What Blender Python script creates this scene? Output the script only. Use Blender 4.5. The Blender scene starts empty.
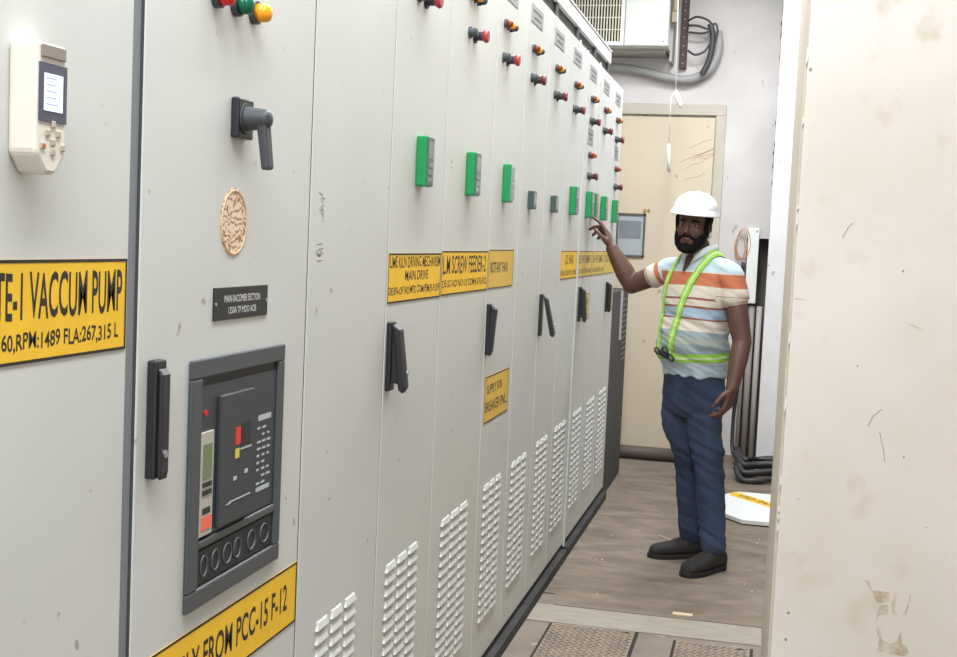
import bpy, bmesh, math, random
from mathutils import Vector, Matrix, noise
from mathutils.bvhtree import BVHTree
random.seed(7)
scene = bpy.context.scene
COL = scene.collection

# ------------------------------------------------------------------ camera
F_PX, W_PX, H_PX = 1240.0, 957.0, 657.0
CAM_Z = 1.48
pitch, yaw, roll = math.radians(4.1256), math.radians(13.0338), math.radians(2.5594)
fw = Vector((-math.sin(yaw)*math.cos(pitch), math.cos(yaw)*math.cos(pitch), -math.sin(pitch)))
rt0 = Vector((math.cos(yaw), math.sin(yaw), 0)); dn0 = fw.cross(rt0)
rt = math.cos(roll)*rt0 - math.sin(roll)*dn0
dn = math.sin(roll)*rt0 + math.cos(roll)*dn0
cd = bpy.data.cameras.new('camera'); cam = bpy.data.objects.new('camera', cd); COL.objects.link(cam)
cam.matrix_world = Matrix(((rt.x, -dn.x, -fw.x, 0), (rt.y, -dn.y, -fw.y, 0), (rt.z, -dn.z, -fw.z, CAM_Z), (0, 0, 0, 1)))
cd.sensor_fit = 'HORIZONTAL'; cd.sensor_width = 36.0; cd.lens = F_PX*36.0/W_PX
cd.clip_start = 0.05; cd.clip_end = 60
scene.camera = cam

# ------------------------------------------------------------------ world, lights, exposure
w = bpy.data.worlds.new('World'); scene.world = w; w.use_nodes = True
w.node_tree.nodes['Background'].inputs[0].default_value = (0.94, 0.98, 1.0, 1)
w.node_tree.nodes['Background'].inputs[1].default_value = 0.85
def area(name, loc, sx, sy, power, col=(1.0, 0.98, 0.95), rot=(0, 0, 0)):
    l = bpy.data.lights.new(name, 'AREA'); l.shape = 'RECTANGLE'; l.size = sx; l.size_y = sy
    l.energy = power; l.color = col
    o = bpy.data.objects.new(name, l); COL.objects.link(o); o.location = loc; o.rotation_euler = rot
    return o
area('aisle_tube_light', (-0.45, 4.6, 3.5), 0.16, 5.6, 121, (0.915, 0.97, 1.0))
area('front_tube_light', (-0.25, 0.0, 3.5), 0.6, 3.2, 113, (0.915, 0.97, 1.0))
area('far_fill_light', (0.2, 7.3, 3.5), 1.6, 0.2, 37, (0.93, 0.97, 1.0))  # unseen fill, added to brighten the back wall and door
vs = scene.view_settings
vs.view_transform = 'Standard'; vs.look = 'None'; vs.gamma = 1.0; vs.use_curve_mapping = False
vs.exposure = 0.48

# ------------------------------------------------------------------ helpers
def srgb(r, g, b):
    f = lambda c: (c/255)/12.92 if c/255 <= 0.04045 else (((c/255)+0.055)/1.055)**2.4
    return (f(r), f(g), f(b), 1)

MATS = {}
def mat(name, col, rough=0.5, metal=0.0, var=0.0, vscale=6.0, bump=0.0, bscale=60.0, emit=0.0,
        spots=None, spot_scale=9.0, spot_lo=0.66, spot_hi=0.72, stretch=(1, 1, 1), col2=None):
    if name in MATS: return MATS[name]
    m = bpy.data.materials.new(name); m.use_nodes = True; nt = m.node_tree; N = nt.nodes; L = nt.links
    b = N['Principled BSDF']; b.inputs['Roughness'].default_value = rough; b.inputs['Metallic'].default_value = metal
    b.inputs['Base Color'].default_value = col
    tc = N.new('ShaderNodeTexCoord'); mp = N.new('ShaderNodeMapping'); mp.inputs['Scale'].default_value = stretch
    L.new(tc.outputs['Object'], mp.inputs['Vector'])
    out = None
    if var > 0 or col2:
        nz = N.new('ShaderNodeTexNoise'); nz.inputs['Scale'].default_value = vscale; nz.inputs['Detail'].default_value = 6
        L.new(mp.outputs[0], nz.inputs['Vector'])
        mr = N.new('ShaderNodeMapRange'); mr.inputs[1].default_value = 0.35; mr.inputs[2].default_value = 0.65
        L.new(nz.outputs['Fac'], mr.inputs[0])
        mx = N.new('ShaderNodeMix'); mx.data_type = 'RGBA'
        L.new(mr.outputs[0], mx.inputs[0]); mx.inputs[6].default_value = col
        c2 = col2 if col2 else tuple(c*(1-var) for c in col[:3]) + (1,)
        mx.inputs[7].default_value = c2; out = mx.outputs[2]
    if spots:
        ns = N.new('ShaderNodeTexNoise'); ns.inputs['Scale'].default_value = spot_scale; ns.inputs['Detail'].default_value = 3
        L.new(mp.outputs[0], ns.inputs['Vector'])
        mr = N.new('ShaderNodeMapRange'); mr.inputs[1].default_value = spot_lo; mr.inputs[2].default_value = spot_hi
        L.new(ns.outputs['Fac'], mr.inputs[0])
        mx = N.new('ShaderNodeMix'); mx.data_type = 'RGBA'; L.new(mr.outputs[0], mx.inputs[0])
        if out: L.new(out, mx.inputs[6])
        else: mx.inputs[6].default_value = col
        mx.inputs[7].default_value = spots; out = mx.outputs[2]
    if out: L.new(out, b.inputs['Base Color'])
    if bump > 0:
        nb = N.new('ShaderNodeTexNoise'); nb.inputs['Scale'].default_value = bscale; nb.inputs['Detail'].default_value = 4
        L.new(mp.outputs[0], nb.inputs['Vector'])
        bp = N.new('ShaderNodeBump'); bp.inputs['Strength'].default_value = bump; bp.inputs['Distance'].default_value = 0.01
        L.new(nb.outputs['Fac'], bp.inputs['Height']); L.new(bp.outputs[0], b.inputs['Normal'])
    if emit > 0:
        b.inputs['Emission Color'].default_value = col; b.inputs['Emission Strength'].default_value = emit
    MATS[name] = m
    return m

PAINT = mat('cabinet_paint', srgb(203, 203, 198), 0.42, var=0.05, vscale=2.5, bump=0.02, bscale=25, spots=srgb(158, 152, 143), spot_scale=28, spot_lo=0.715, spot_hi=0.75)
PAINTIN = mat('cabinet_gap_grey', srgb(104, 106, 106), 0.6)
BLACKPL = mat('black_plastic', srgb(36, 36, 38), 0.38)
DARKPL = mat('dark_grey_plastic', srgb(62, 64, 67), 0.45)
MIDPL = mat('grey_plastic', srgb(96, 98, 100), 0.4)
PLINTH = mat('plinth_paint', srgb(58, 56, 54), 0.8, var=0.3)
YEL = mat('yellow_sign_paint', srgb(240, 190, 38), 0.55, var=0.07, vscale=20)
YELW = mat('worn_yellow_sign', srgb(222, 190, 92), 0.6, var=0.15, vscale=25)
INK = mat('black_marker_ink', srgb(40, 32, 24), 0.7)
INKW = mat('faded_marker_ink', srgb(108, 88, 52), 0.7)
WHITEINK = mat('white_print', srgb(225, 225, 222), 0.6)
GREEN = mat('green_plastic', srgb(14, 138, 76), 0.35)
KEYGREY = mat('keypad_grey', srgb(86, 90, 92), 0.3)
LCD = mat('lcd_grey', srgb(118, 124, 122), 0.2)
CREAMPL = mat('cream_plastic', srgb(226, 218, 204), 0.4, var=0.05, vscale=30)
SCREEN = mat('lit_screen', srgb(205, 215, 245), 0.2, emit=0.9)
RED = mat('red_plastic', srgb(168, 58, 62), 0.4)
LAMPRED = mat('red_lens', srgb(214, 34, 42), 0.2)
LAMPGRN = mat('green_lens', srgb(10, 96, 70), 0.2)
LAMPAMB = mat('amber_lens', srgb(246, 160, 28), 0.2)
LAMPDIM = mat('brown_red_lens', srgb(130, 56, 36), 0.25)
STEEL = mat('bright_steel', srgb(190, 190, 190), 0.3, metal=0.9)
PLATE = mat('nameplate_grey', srgb(150, 150, 150), 0.5)
WHITEMET = mat('white_metal', srgb(232, 234, 232), 0.4)

def tag(o, label=None, cat=None, group=None, kind=None):
    if label: o['label'] = label
    if cat: o['category'] = cat
    if group: o['group'] = group
    if kind: o['kind'] = kind
    return o

def wloc(o):
    v = Vector((0, 0, 0))
    while o is not None:
        v += o.location; o = o.parent
    return v

def empty(name, loc, label, cat, group=None):
    o = bpy.data.objects.new(name, None); COL.objects.link(o); o.location = loc
    o.empty_display_size = 0.1
    return tag(o, label, cat, group)

class MB:
    """collects shapes in world coordinates; build() links them as one mesh"""
    def __init__(s): s.bm = bmesh.new()
    def quadgrid(s, rings, closed=True, caps=True):
        vs = [[s.bm.verts.new(p) for p in r] for r in rings]
        n = len(vs[0])
        for a, b in zip(vs, vs[1:]):
            for i in range(n if closed else n-1):
                j = (i+1) % n
                try: s.bm.faces.new((a[i], a[j], b[j], b[i]))
                except ValueError: pass
        if caps and closed:
            s.bm.faces.new(vs[0][::-1]); s.bm.faces.new(vs[-1])
        return s
    def box(s, x0, x1, y0, y1, z0, z1):
        p = [Vector((x, y, z)) for z in (z0, z1) for x, y in ((x0, y0), (x1, y0), (x1, y1), (x0, y1))]
        v = [s.bm.verts.new(q) for q in p]
        for f in ((3, 2, 1, 0), (4, 5, 6, 7), (0, 1, 5, 4), (1, 2, 6, 5), (2, 3, 7, 6), (3, 0, 4, 7)):
            s.bm.faces.new([v[i] for i in f])
        return s
    def prism(s, pts, vec):
        pts = [Vector(p) for p in pts]; vec = Vector(vec)
        a = [s.bm.verts.new(p) for p in pts]; b = [s.bm.verts.new(p+vec) for p in pts]
        n = len(pts)
        s.bm.faces.new(a[::-1]); s.bm.faces.new(b)
        for i in range(n): s.bm.faces.new((a[i], a[(i+1) % n], b[(i+1) % n], b[i]))
        return s
    def cyl(s, p0, p1, r0, r1=None, seg=20):
        p0, p1 = Vector(p0), Vector(p1); r1 = r0 if r1 is None else r1
        d = (p1-p0).normalized(); u = d.orthogonal().normalized(); v = d.cross(u)
        R = lambda c, r: [c+(u*math.cos(t)+v*math.sin(t))*r for t in (2*math.pi*i/seg for i in range(seg))]
        return s.quadgrid([R(p0, r0), R(p1, r1)])
    def tube(s, pts, r, seg=10, round_ends=False):
        pts = [Vector(p) for p in pts]; n = len(pts)
        rr = r if isinstance(r, (list, tuple)) else [r]*n
        u = None; rings = []
        for i, p in enumerate(pts):
            d = (pts[min(i+1, n-1)]-pts[max(i-1, 0)]).normalized()
            if u is None: u = d.orthogonal().normalized()
            else: u = (u-d*u.dot(d)).normalized()
            v = d.cross(u)
            rings.append([p+(u*math.cos(t)+v*math.sin(t))*rr[i] for t in (2*math.pi*k/seg for k in range(seg))])
        s.quadgrid(rings)
        if round_ends:
            s.sph(pts[0], (rr[0],)*3); s.sph(pts[-1], (rr[-1],)*3)
        return s
    def sph(s, c, rad, basis=None, seg=20, rings=12, zmin=-1, zmax=1):
        c = Vector(c); rows = []
        B = basis or (Vector((1, 0, 0)), Vector((0, 1, 0)), Vector((0, 0, 1)))
        t0, t1 = math.asin(max(-0.9999, zmin)), math.asin(min(0.9999, zmax))
        for i in range(rings+1):
            t = t0+(t1-t0)*i/rings
            rows.append([c+B[0]*rad[0]*math.cos(t)*math.cos(a)+B[1]*rad[1]*math.cos(t)*math.sin(a)+B[2]*rad[2]*math.sin(t)
                         for a in (2*math.pi*k/seg for k in range(seg))])
        return s.quadgrid(rows)
    def build(s, name, m, parent=None, bevel=0.0, smooth=False, voxel=0.0, relax=0, bseg=2):
        me = bpy.data.meshes.new(name); off = wloc(parent) if parent else Vector((0, 0, 0))
        bmesh.ops.recalc_face_normals(s.bm, faces=s.bm.faces[:])
        if not parent and not voxel:
            lo = Vector([min(v.co[i] for v in s.bm.verts) for i in range(3)]); hi = Vector([max(v.co[i] for v in s.bm.verts) for i in range(3)])
            off = Vector(((lo.x+hi.x)/2, (lo.y+hi.y)/2, lo.z))
        for v in s.bm.verts: v.co -= off
        s.bm.to_mesh(me); s.bm.free()
        o = bpy.data.objects.new(name, me); COL.objects.link(o)
        if parent: o.parent = parent
        else: o.location = off
        if voxel:
            md = o.modifiers.new('r', 'REMESH'); md.mode = 'VOXEL'; md.voxel_size = voxel
            if relax:
                sm = o.modifiers.new('s', 'SMOOTH'); sm.factor = 0.5; sm.iterations = relax
            dg = bpy.context.evaluated_depsgraph_get()
            nm = bpy.data.meshes.new_from_object(o.evaluated_get(dg)); o.modifiers.clear(); o.data = nm
            nm.name = name; smooth = True
        if bevel:
            md = o.modifiers.new('bevel', 'BEVEL'); md.width = bevel; md.segments = bseg; md.limit_method = 'ANGLE'; md.angle_limit = math.radians(40)
        o.data.materials.clear(); o.data.materials.append(m)
        if smooth:
            for p in o.data.polygons: p.use_smooth = True
        return o

def box(name, m, x0, x1, y0, y1, z0, z1, parent=None, bevel=0.0):
    return MB().box(x0, x1, y0, y1, z0, z1).build(name, m, parent, bevel)

def text_mesh(mb, s, u0, u1, v0, v1, plane, offs, bold=0.0, thick=0.0006):
    """lettering fitted to the box u0..u1, v0..v1 on a face. plane(u,v,n)->world"""
    cu = bpy.data.curves.new('t', 'FONT'); cu.body = s; cu.offset = bold; cu.resolution_u = 3
    o = bpy.data.objects.new('t', cu); COL.objects.link(o)
    dg = bpy.context.evaluated_depsgraph_get()
    me = bpy.data.meshes.new_from_object(o.evaluated_get(dg))
    bpy.data.objects.remove(o); bpy.data.curves.remove(cu)
    if not me.vertices: return
    xs = [v.co.x for v in me.vertices]; ys = [v.co.y for v in me.vertices]
    ax, bx, ay, by = min(xs), max(xs), min(ys), max(ys)
    vm = [mb.bm.verts.new(plane(u0+(v.co.x-ax)/(bx-ax)*(u1-u0), v0+(v.co.y-ay)/(by-ay)*(v1-v0), offs)) for v in me.vertices]
    for p in me.polygons:
        try: mb.bm.faces.new([vm[i] for i in p.vertices])
        except ValueError: pass
    bpy.data.meshes.remove(me)

FX = -0.87                              # front plane of the switchgear doors
face = lambda u, v, n: Vector((FX+n, u, v))

# ------------------------------------------------------------------ the room
BACK = 8.80
PLASTER = mat('aged_wall_plaster', srgb(216, 211, 209), 0.8, var=0.16, vscale=1.9, bump=0.12, bscale=12, spots=srgb(168, 158, 150), spot_scale=14, spot_lo=0.70, spot_hi=0.76)
CREAMW = mat('cream_partition_paint', srgb(220, 211, 204), 0.62, var=0.0, vscale=2.2, bump=0.06, bscale=9, col2=srgb(208, 198, 186), spots=srgb(202, 188, 171), spot_scale=10, spot_lo=0.62, spot_hi=0.76)
CONC = mat('concrete_floor', srgb(134, 121, 108), 0.85, var=0.25, vscale=5, bump=0.25, bscale=40, spots=srgb(160, 150, 138), spot_scale=7)
CEIL = mat('ceiling_paint', srgb(200, 198, 194), 0.9)
DOORP = mat('beige_door_paint', srgb(214, 198, 175), 0.6, var=0.06, vscale=1.5, bump=0.03, bscale=8, spots=srgb(176, 158, 140), spot_scale=11, spot_lo=0.70, spot_hi=0.75)
FRAMEP = mat('door_frame_paint', srgb(196, 186, 172), 0.6, var=0.08, vscale=8)

tag(box('floor', CONC, -1.75, 3.2, -3.0, 9.4, -0.12, 0.0), kind='structure')
tag(box('ceiling', CEIL, -1.75, 3.2, -3.0, 9.4, 3.62, 3.74), kind='structure')
tag(box('wall_left', PLASTER, -1.87, -1.75, -3.0, 9.4, -0.12, 3.74), kind='structure')
tag(box('wall_right', PLASTER, 3.2, 3.32, -3.0, 9.4, -0.12, 3.74), kind='structure')
bw = MB()
bw.box(-1.75, -0.16, BACK, BACK+0.5, 0, 3.62)
# wall over the cable recess, with a rough broken plaster edge at its side
zs = [1.57+i*(3.62-1.57)/70 for i in range(71)]
edge = [(-0.0125-max(0, random.uniform(-0.010, 0.009))) for _ in zs]
bw.prism([(-0.16, BACK, 1.57)]+[(e, BACK, z) for e, z in zip(edge, zs)]+[(-0.16, BACK, 3.62)], (0, 0.3, 0))
bw.box(-0.16, 3.2, BACK+0.3, BACK+0.5, 0, 3.62)
tag(bw.build('wall_back', PLASTER), kind='structure')
tag(box('trim_1', mat('white_pilaster_paint', srgb(226, 224, 224), 0.7, var=0.08, vscale=5, bump=0.08, bscale=14, spots=srgb(180, 176, 172), spot_scale=12, spot_lo=0.68, spot_hi=0.72),
    -0.012, 0.62, 8.5, BACK+0.3, 0, 3.62, bevel=0.006), label=None, kind='structure')
# cream partition close on the right; its left end shows as a narrow strip
pw = box('wall_partition', CREAMW, 0.058, 1.9, 3.0, 4.35, 0, 3.62, bevel=0.004)
tag(pw, kind='structure')
es = box('edge_strip', mat('partition_edge_paint', srgb(196, 184, 168), 0.7, var=0.12, vscale=6), 0.0525, 0.0578, 3.010, 4.35, 0, 3.62, pw)
ch = MB(); zq = 0.02
while zq < 3.5:
    hh = random.uniform(0.01, 0.05)
    if random.random() < 0.3: ch.prism([(0.0555, 2.9992, zq), (0.0585+random.uniform(0.0, 0.0015), 2.9992, zq+hh*0.3), (0.0585+random.uniform(0.0, 0.0015), 2.9992, zq+hh*0.7), (0.0555, 2.9992, zq+hh)], (0, 0.0112, 0))
    zq += hh+random.uniform(0.0, 0.05)
ch.build('chipped_edge', mat('chipped_filler', srgb(226, 222, 214), 0.8), pw)
st = MB()
STAIN = mat('brown_worn_lettering', srgb(176, 158, 136), 0.9, var=0.0, vscale=45, col2=srgb(208, 196, 182))
def pface(px, pz): return (px, 2.9993, pz)
for poly in ([(0.262, 0.722), (0.272, 0.724), (0.279, 0.700), (0.318, 0.700), (0.322, 0.680), (0.300, 0.672), (0.292, 0.672), (0.284, 0.690)],
             [(0.300, 0.668), (0.318, 0.670), (0.319, 0.646), (0.298, 0.644), (0.294, 0.625), (0.296, 0.650)],
             [(0.328, 0.700), (0.336, 0.704), (0.333, 0.660), (0.341, 0.648), (0.330, 0.646), (0.326, 0.672)],
             [(0.366, 0.704), (0.368, 0.690), (0.360, 0.652), (0.350, 0.644), (0.356, 0.655), (0.363, 0.690)],
             [(0.300, 0.618), (0.304, 0.618), (0.310, 0.585), (0.330, 0.578), (0.343, 0.586), (0.348, 0.606), (0.352, 0.606), (0.354, 0.580),
              (0.366, 0.576), (0.372, 0.560), (0.360, 0.552), (0.300, 0.556), (0.304, 0.585)],
             [(0.296, 0.618), (0.299, 0.617), (0.304, 0.590), (0.300, 0.590)]):
    st.prism([pface(*p) for p in poly], (0, 0.0012, 0))
st.build('worn_lettering', STAIN, pw)
sc = MB()
for (x0, z0, x1, z1) in ((0.245, 1.085, 0.256, 1.112), (0.256, 1.112, 0.274, 1.128), (0.272, 1.075, 0.284, 1.030), (0.284, 1.030, 0.288, 1.005), (0.160, 1.520, 0.172, 1.545), (0.172, 1.545, 0.182, 1.556), (0.320, 1.330, 0.350, 1.318)):
    sc.prism([pface(x0, z0), pface(x0+0.0016, z0), pface(x1+0.0016, z1), pface(x1, z1)], (0, 0.0012, 0))
sc.prism([pface(0.062, 1.3745), pface(0.083, 1.373), pface(0.083, 1.3722), pface(0.062, 1.3735)], (0, 0.0012, 0))
for (x, z, r) in ((0.066, 1.905, 0.004), (0.094, 0.625, 0.004), (0.092, 0.560, 0.004), (0.214, 1.225, 0.0025), (0.300, 1.450, 0.003), (0.330, 1.02, 0.0025), (0.10, 0.90, 0.002), (0.39, 0.86, 0.002)):
    sc.prism([pface(x+r*math.cos(t)*random.uniform(.7, 1.1), z+r*math.sin(t)) for t in (2*math.pi*i/9 for i in range(9))], (0, 0.0012, 0))
sc.build('scratches_and_chips', mat('chipped_paint', srgb(146, 130, 114), 0.9), pw)

# ---- door in the back wall
DY = BACK
fr = MB()
fr.box(-1.40, -0.349, DY-0.035, DY, 2.40, 2.47); fr.box(-1.40, -1.33, DY-0.035, DY, 0, 2.40); fr.box(-0.415, -0.349, DY-0.035, DY, 0, 2.40)
fr.box(-1.40, -0.349, DY-0.012, DY, 2.47, 2.478)
dfr = tag(fr.build('trim_2', FRAMEP, bevel=0.004), kind='structure')
dl = MB(); dl.box(-1.325, -0.42, DY-0.020, DY+0.0, 0.02, 2.385)
door = tag(dl.build('door_1', DOORP, bevel=0.003), kind='structure')
vf = MB()
X0, X1, Z0, Z1 = -1.065, -0.862, 1.400, 1.708
for b in ((X0, X1, Z1-0.016, Z1), (X0, X1, Z0, Z0+0.016), (X0, X0+0.014, Z0, Z1), (X1-0.014, X1, Z0, Z1)): vf.box(b[0], b[1], DY-0.034, DY-0.020, b[2], b[3])
vff = vf.build('window_frame', mat('dark_window_frame', srgb(92, 88, 84), 0.5), door)
MB().box(X0+0.014, X1-0.014, DY-0.027, DY-0.021, Z0+0.016, Z1-0.016).build('pane', mat('grey_window_glass', srgb(176, 182, 186), 0.12, var=0.05, vscale=4), door)
MB().box(X0+0.02, X1-0.03, DY-0.0285, DY-0.027, 1.53, 1.655).build('notice', mat('grey_notice', srgb(128, 134, 140), 0.5, var=0.1, vscale=9), door)
lk = MB(); lk.cyl((-0.845, DY-0.030, 1.735), (-0.845, DY-0.02, 1.735), 0.010); lk.cyl((-0.872, DY-0.028, 1.728), (-0.872, DY-0.02, 1.728), 0.012)
lk.build('latch', mat('dull_brass', srgb(170, 140, 80), 0.5, metal=0.5), door)
cr = MB()
for k in range(8):
    x0, z0 = -0.62+random.uniform(-.05, .12), 2.10+random.uniform(-.16, .12)
    pts = [(x0+t*0.05+random.uniform(-.012, .012), DY-0.0206, z0+t*0.022+random.uniform(-.01, .01)) for t in range(4)]
    for a, b in zip(pts, pts[1:]):
        cr.prism([a, b, (b[0], b[1], b[2]-0.004), (a[0], a[1], a[2]-0.004)], (0, 0.0008, 0))
cr.build('peeling_marks', mat('peeling_marks', srgb(170, 146, 130), 0.8), door)
# door threshold: a dark pipe along the foot of the wall and a pale strip on the floor
tag(MB().cyl((-1.30, 8.60, 0.050), (-0.42, 8.60, 0.046), 0.045, seg=20).build('floor_pipe', mat('dark_pipe_paint', srgb(96, 84, 74), 0.6, var=0.2), smooth=True),
    'dark brown pipe lying along the foot of the beige door', 'pipe')
tag(box('baseboard_back', mat('brown_skirting', srgb(150, 132, 118), 0.8, var=0.15), -0.348, -0.165, BACK-0.012, BACK, 0, 0.05), kind='structure')

# ---- floor coverings
MAT_ = mat('worn_brown_floor_sheet', srgb(128, 114, 99), 0.8, var=0.0, vscale=4.5, col2=srgb(106, 92, 79), bump=0.15, bscale=22, spots=srgb(140, 126, 111), spot_scale=6, spot_lo=0.50, spot_hi=0.80, stretch=(0.9, 1.6, 1))
fs = MB().prism([(-0.843, 5.09, 0.0), (-0.795, 5.09, 0), (-0.775, 4.93, 0.0), (0.056, 4.93, 0.0), (0.62, 4.93, 0), (0.62, 7.9, 0), (-0.62, 8.35, 0.0), (-0.80, 8.2, 0.0), (-0.843, 7.6, 0)], (0, 0, 0.006))
tag(fs.build('floor_sheet', MAT_), 'worn brown sheet covering the aisle floor under the standing man', 'floor covering')
CHQ = mat('trench_cover_metal', srgb(150, 134, 119), 0.6, metal=0.2, var=0.25, vscale=12)
def cover(x0, x1, y0, y1, label):
    m = MB(); m.box(x0, x1, y0, y1, 0.0, 0.008)
    r = 0
    y = y0+0.012
    while y < y1-0.01:
        x = x0+0.012+(0.008 if r % 2 else 0)
        while x < x1-0.012:
            a = 0.6 if (r % 2) else -0.6
            c, s = math.cos(a), math.sin(a)
            m.prism([(x-c*.009-s*.003, y-s*.009+c*.003, 0.008), (x-c*.009+s*.003, y-s*.009-c*.003, 0.008), (x+c*.009+s*.003, y+s*.009-c*.003, 0.008), (x+c*.009-s*.003, y+s*.009+c*.003, 0.008)], (0, 0, 0.0028))
            x += 0.026
        y += 0.019; r += 1
    root = m.build('trench_cover', CHQ); tag(root, label, 'trench cover', 'checker plate trench covers')
    rim = MB()
    for b in ((x0-0.012, x0, y0-0.012, y1+0.012), (x1, x1+0.012, y0-0.012, y1+0.012), (x0, x1, y1, y1+0.012), (x0, x1, y0-0.012, y0)):
        rim.box(b[0], b[1], b[2], b[3], 0.0, 0.004)
    rim.build('rim_gap', mat('dark_gap', srgb(44, 38, 34), 0.9), root)
    sl = MB(); sl.box(x1-0.05, x1-0.02, y1-0.03, y1-0.018, 0.008, 0.0105)
    sl.build('lifting_slot', mat('dark_gap', srgb(44, 38, 34), 0.9), root)
cover(-0.735, -0.415, 3.75, 4.68, 'larger checker plate trench cover beside the switchgear')
cover(-0.255, 0.015, 3.75, 4.635, 'checker plate trench cover beside the cream partition')
tag(box('floor_strip', mat('pale_floor_strip', srgb(158, 148, 133), 0.8, var=0.18, vscale=9, stretch=(1, 4, 1)), -0.843, 0.056, 4.70, 4.926, 0, 0.004),
    'pale worn concrete strip across the aisle before the brown sheet', 'floor strip')
tag(box('wood_offcut', mat('pale_wood', srgb(205, 186, 158), 0.7), -0.295, -0.215, 4.955, 4.985, 0.006, 0.014, bevel=0.002), 'small pale wood offcut near the edge of the brown floor sheet', 'offcut')
tag(MB().tube([(-0.47, 6.32, 0.009), (-0.40, 6.24, 0.009), (-0.345, 6.21, 0.009)], 0.0035, seg=6).build('thin_stick', mat('pale_wood', srgb(205, 186, 158), 0.7)), 'thin pale stick on the floor behind the far shoe', 'stick')
ds = MB()
for k in range(16):
    x, y, r = random.choice([random.uniform(-0.78, -0.62), random.uniform(-0.05, 0.04)]), random.uniform(5.0, 6.5), random.uniform(0.002, 0.006)
    ds.prism([(x+r*math.cos(t)*random.uniform(.6, 1.3), y+r*math.sin(t)*random.uniform(.6, 1.6), 0.006) for t in (2*math.pi*i/6 for i in range(6))], (0, 0, 0.0015))
tag(ds.build('floor_debris', mat('pale_debris', srgb(190, 176, 158), 0.8)), 'scattered pale paint flecks and grit on the brown floor sheet', 'debris', kind='stuff')

# ---- white board lying on the floor
bd = MB().prism([(-0.195, 7.40, 0.012), (-0.195, 6.93, 0.012), (-0.060, 6.76, 0.012), (0.26, 6.76, 0.012), (0.36, 6.93, 0.012), (0.36, 7.40, 0.012), (0.26, 7.55, 0.012), (-0.10, 7.55, 0.012)], (0, 0, 0.024))
board = tag(bd.build('cover_panel', WHITEMET, bevel=0.003), 'white metal panel with cut corners and yellow strip lying on the floor', 'panel')
bl = MB().prism([(-0.190, 7.40, 0.006), (-0.190, 6.93, 0.006), (-0.055, 6.77, 0.006), (0.255, 6.77, 0.006), (0.35, 6.93, 0.006), (0.35, 7.40, 0.006)], (0, 0, 0.006))
bl.build('dark_underside', BLACKPL, board)
ys = MB().prism([(-0.150, 7.42, 0.036), (-0.120, 7.53, 0.036), (0.24, 7.12, 0.036), (0.21, 7.0, 0.036)], (0, 0, 0.001))
ystrip = ys.build('yellow_strip', YEL, board)
tb = MB()
u_ = Vector((0.36, -0.41, 0)).normalized(); v_ = Vector((0.41, 0.36, 0)).normalized()
text_mesh(tb, 'VFD PANEL', 0.03, 0.42, 0.022, 0.075, lambda u, v, n: Vector((-0.150, 7.42, 0.0373))+u_*u+v_*v*1.0+Vector((0, 0, n)), 0.0, bold=0.01)
tb.build('lettering', INK, board)

# ------------------------------------------------------------------ switchgear cubicles
def sign(root, y0, y1, z0, z1, rows, m=YEL, ink=INK, bold=0.02, border=0.004, n0=0.0):
    s = MB(); s.prism([face(y0, z0, 0.0002+n0), face(y1, z0, 0.0002+n0), face(y1, z1, 0.0002+n0), face(y0, z1, 0.0002+n0)], (0.0008, 0, 0))
    so = s.build('yellow_sign', m, root)
    t = MB(); b = border
    if b:
        for (a, c, d, e) in ((y0, y1, z0, z0+b), (y0, y1, z1-b, z1), (y0, y0+b, z0, z1), (y1-b, y1, z0, z1)):
            t.prism([face(a, d, 0.0011+n0), face(c, d, 0.0011+n0), face(c, e, 0.0011+n0), face(a, e, 0.0011+n0)], (0.0003, 0, 0))
    for (s_, u0, u1, v0, v1) in rows:
        # hand lettering: each word sits a touch off the line
        text_mesh(t, s_, u0, u1, v0, v1, lambda u, v, n: face(u, v+0.0012*math.sin(u*95), n), 0.0012+n0, bold=bold)
    if t.bm.verts: t.build('lettering', ink, so)
    return so

def handle(root, y, swing=0.0, z1=1.275, w=0.040, fill=True):
    """black swing handle: base plate on the door and a lever that may stand out at its lower end"""
    h = 0.165
    b = MB().box(FX, FX+0.012, y, y+w, z1-h, z1).build('door_handle', BLACKPL, root, bevel=0.003)
    lv = MB(); t = 0.018
    top, bot = FX+0.014, FX+0.012+swing
    lv.prism([(top, y+0.004, z1-0.004), (top+t, y+0.004, z1-0.018), (bot+t, y+0.004, z1-h+0.012), (bot+t*0.6, y+0.004, z1-h-0.004), (bot, y+0.004, z1-h+0.004)], (0, w-0.008, 0))
    if fill: lv.prism([(FX+0.010, y+0.010, z1-0.006), (top+t*0.8, y+0.010, z1-0.020), (bot+t*0.8, y+0.010, z1-h+0.012), (FX+0.010, y+0.010, z1-h+0.022)], (0, w-0.020, 0))
    lv.build('lever', BLACKPL, b, bevel=0.003)
    MB().cyl((bot+t-0.001, y+w/2, z1-h+0.045), (bot+t+0.0015, y+w/2, z1-h+0.045), 0.006).build('lock', STEEL, b)

def lamp(root, y, z, m, r=0.013, out=0.030):
    b = MB().cyl((FX, y, z), (FX+0.010, y, z), r*1.15, seg=16).build('indicator_lamp', DARKPL, root, smooth=False)
    l = MB(); l.cyl((FX+0.010, y, z), (FX+out-0.008, y, z), r*0.92, seg=16); l.sph((FX+out-0.008, y, z), (0.010, r*0.92, r*0.92), seg=16, rings=8)
    l.build('lens', m, b, smooth=True)

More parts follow.
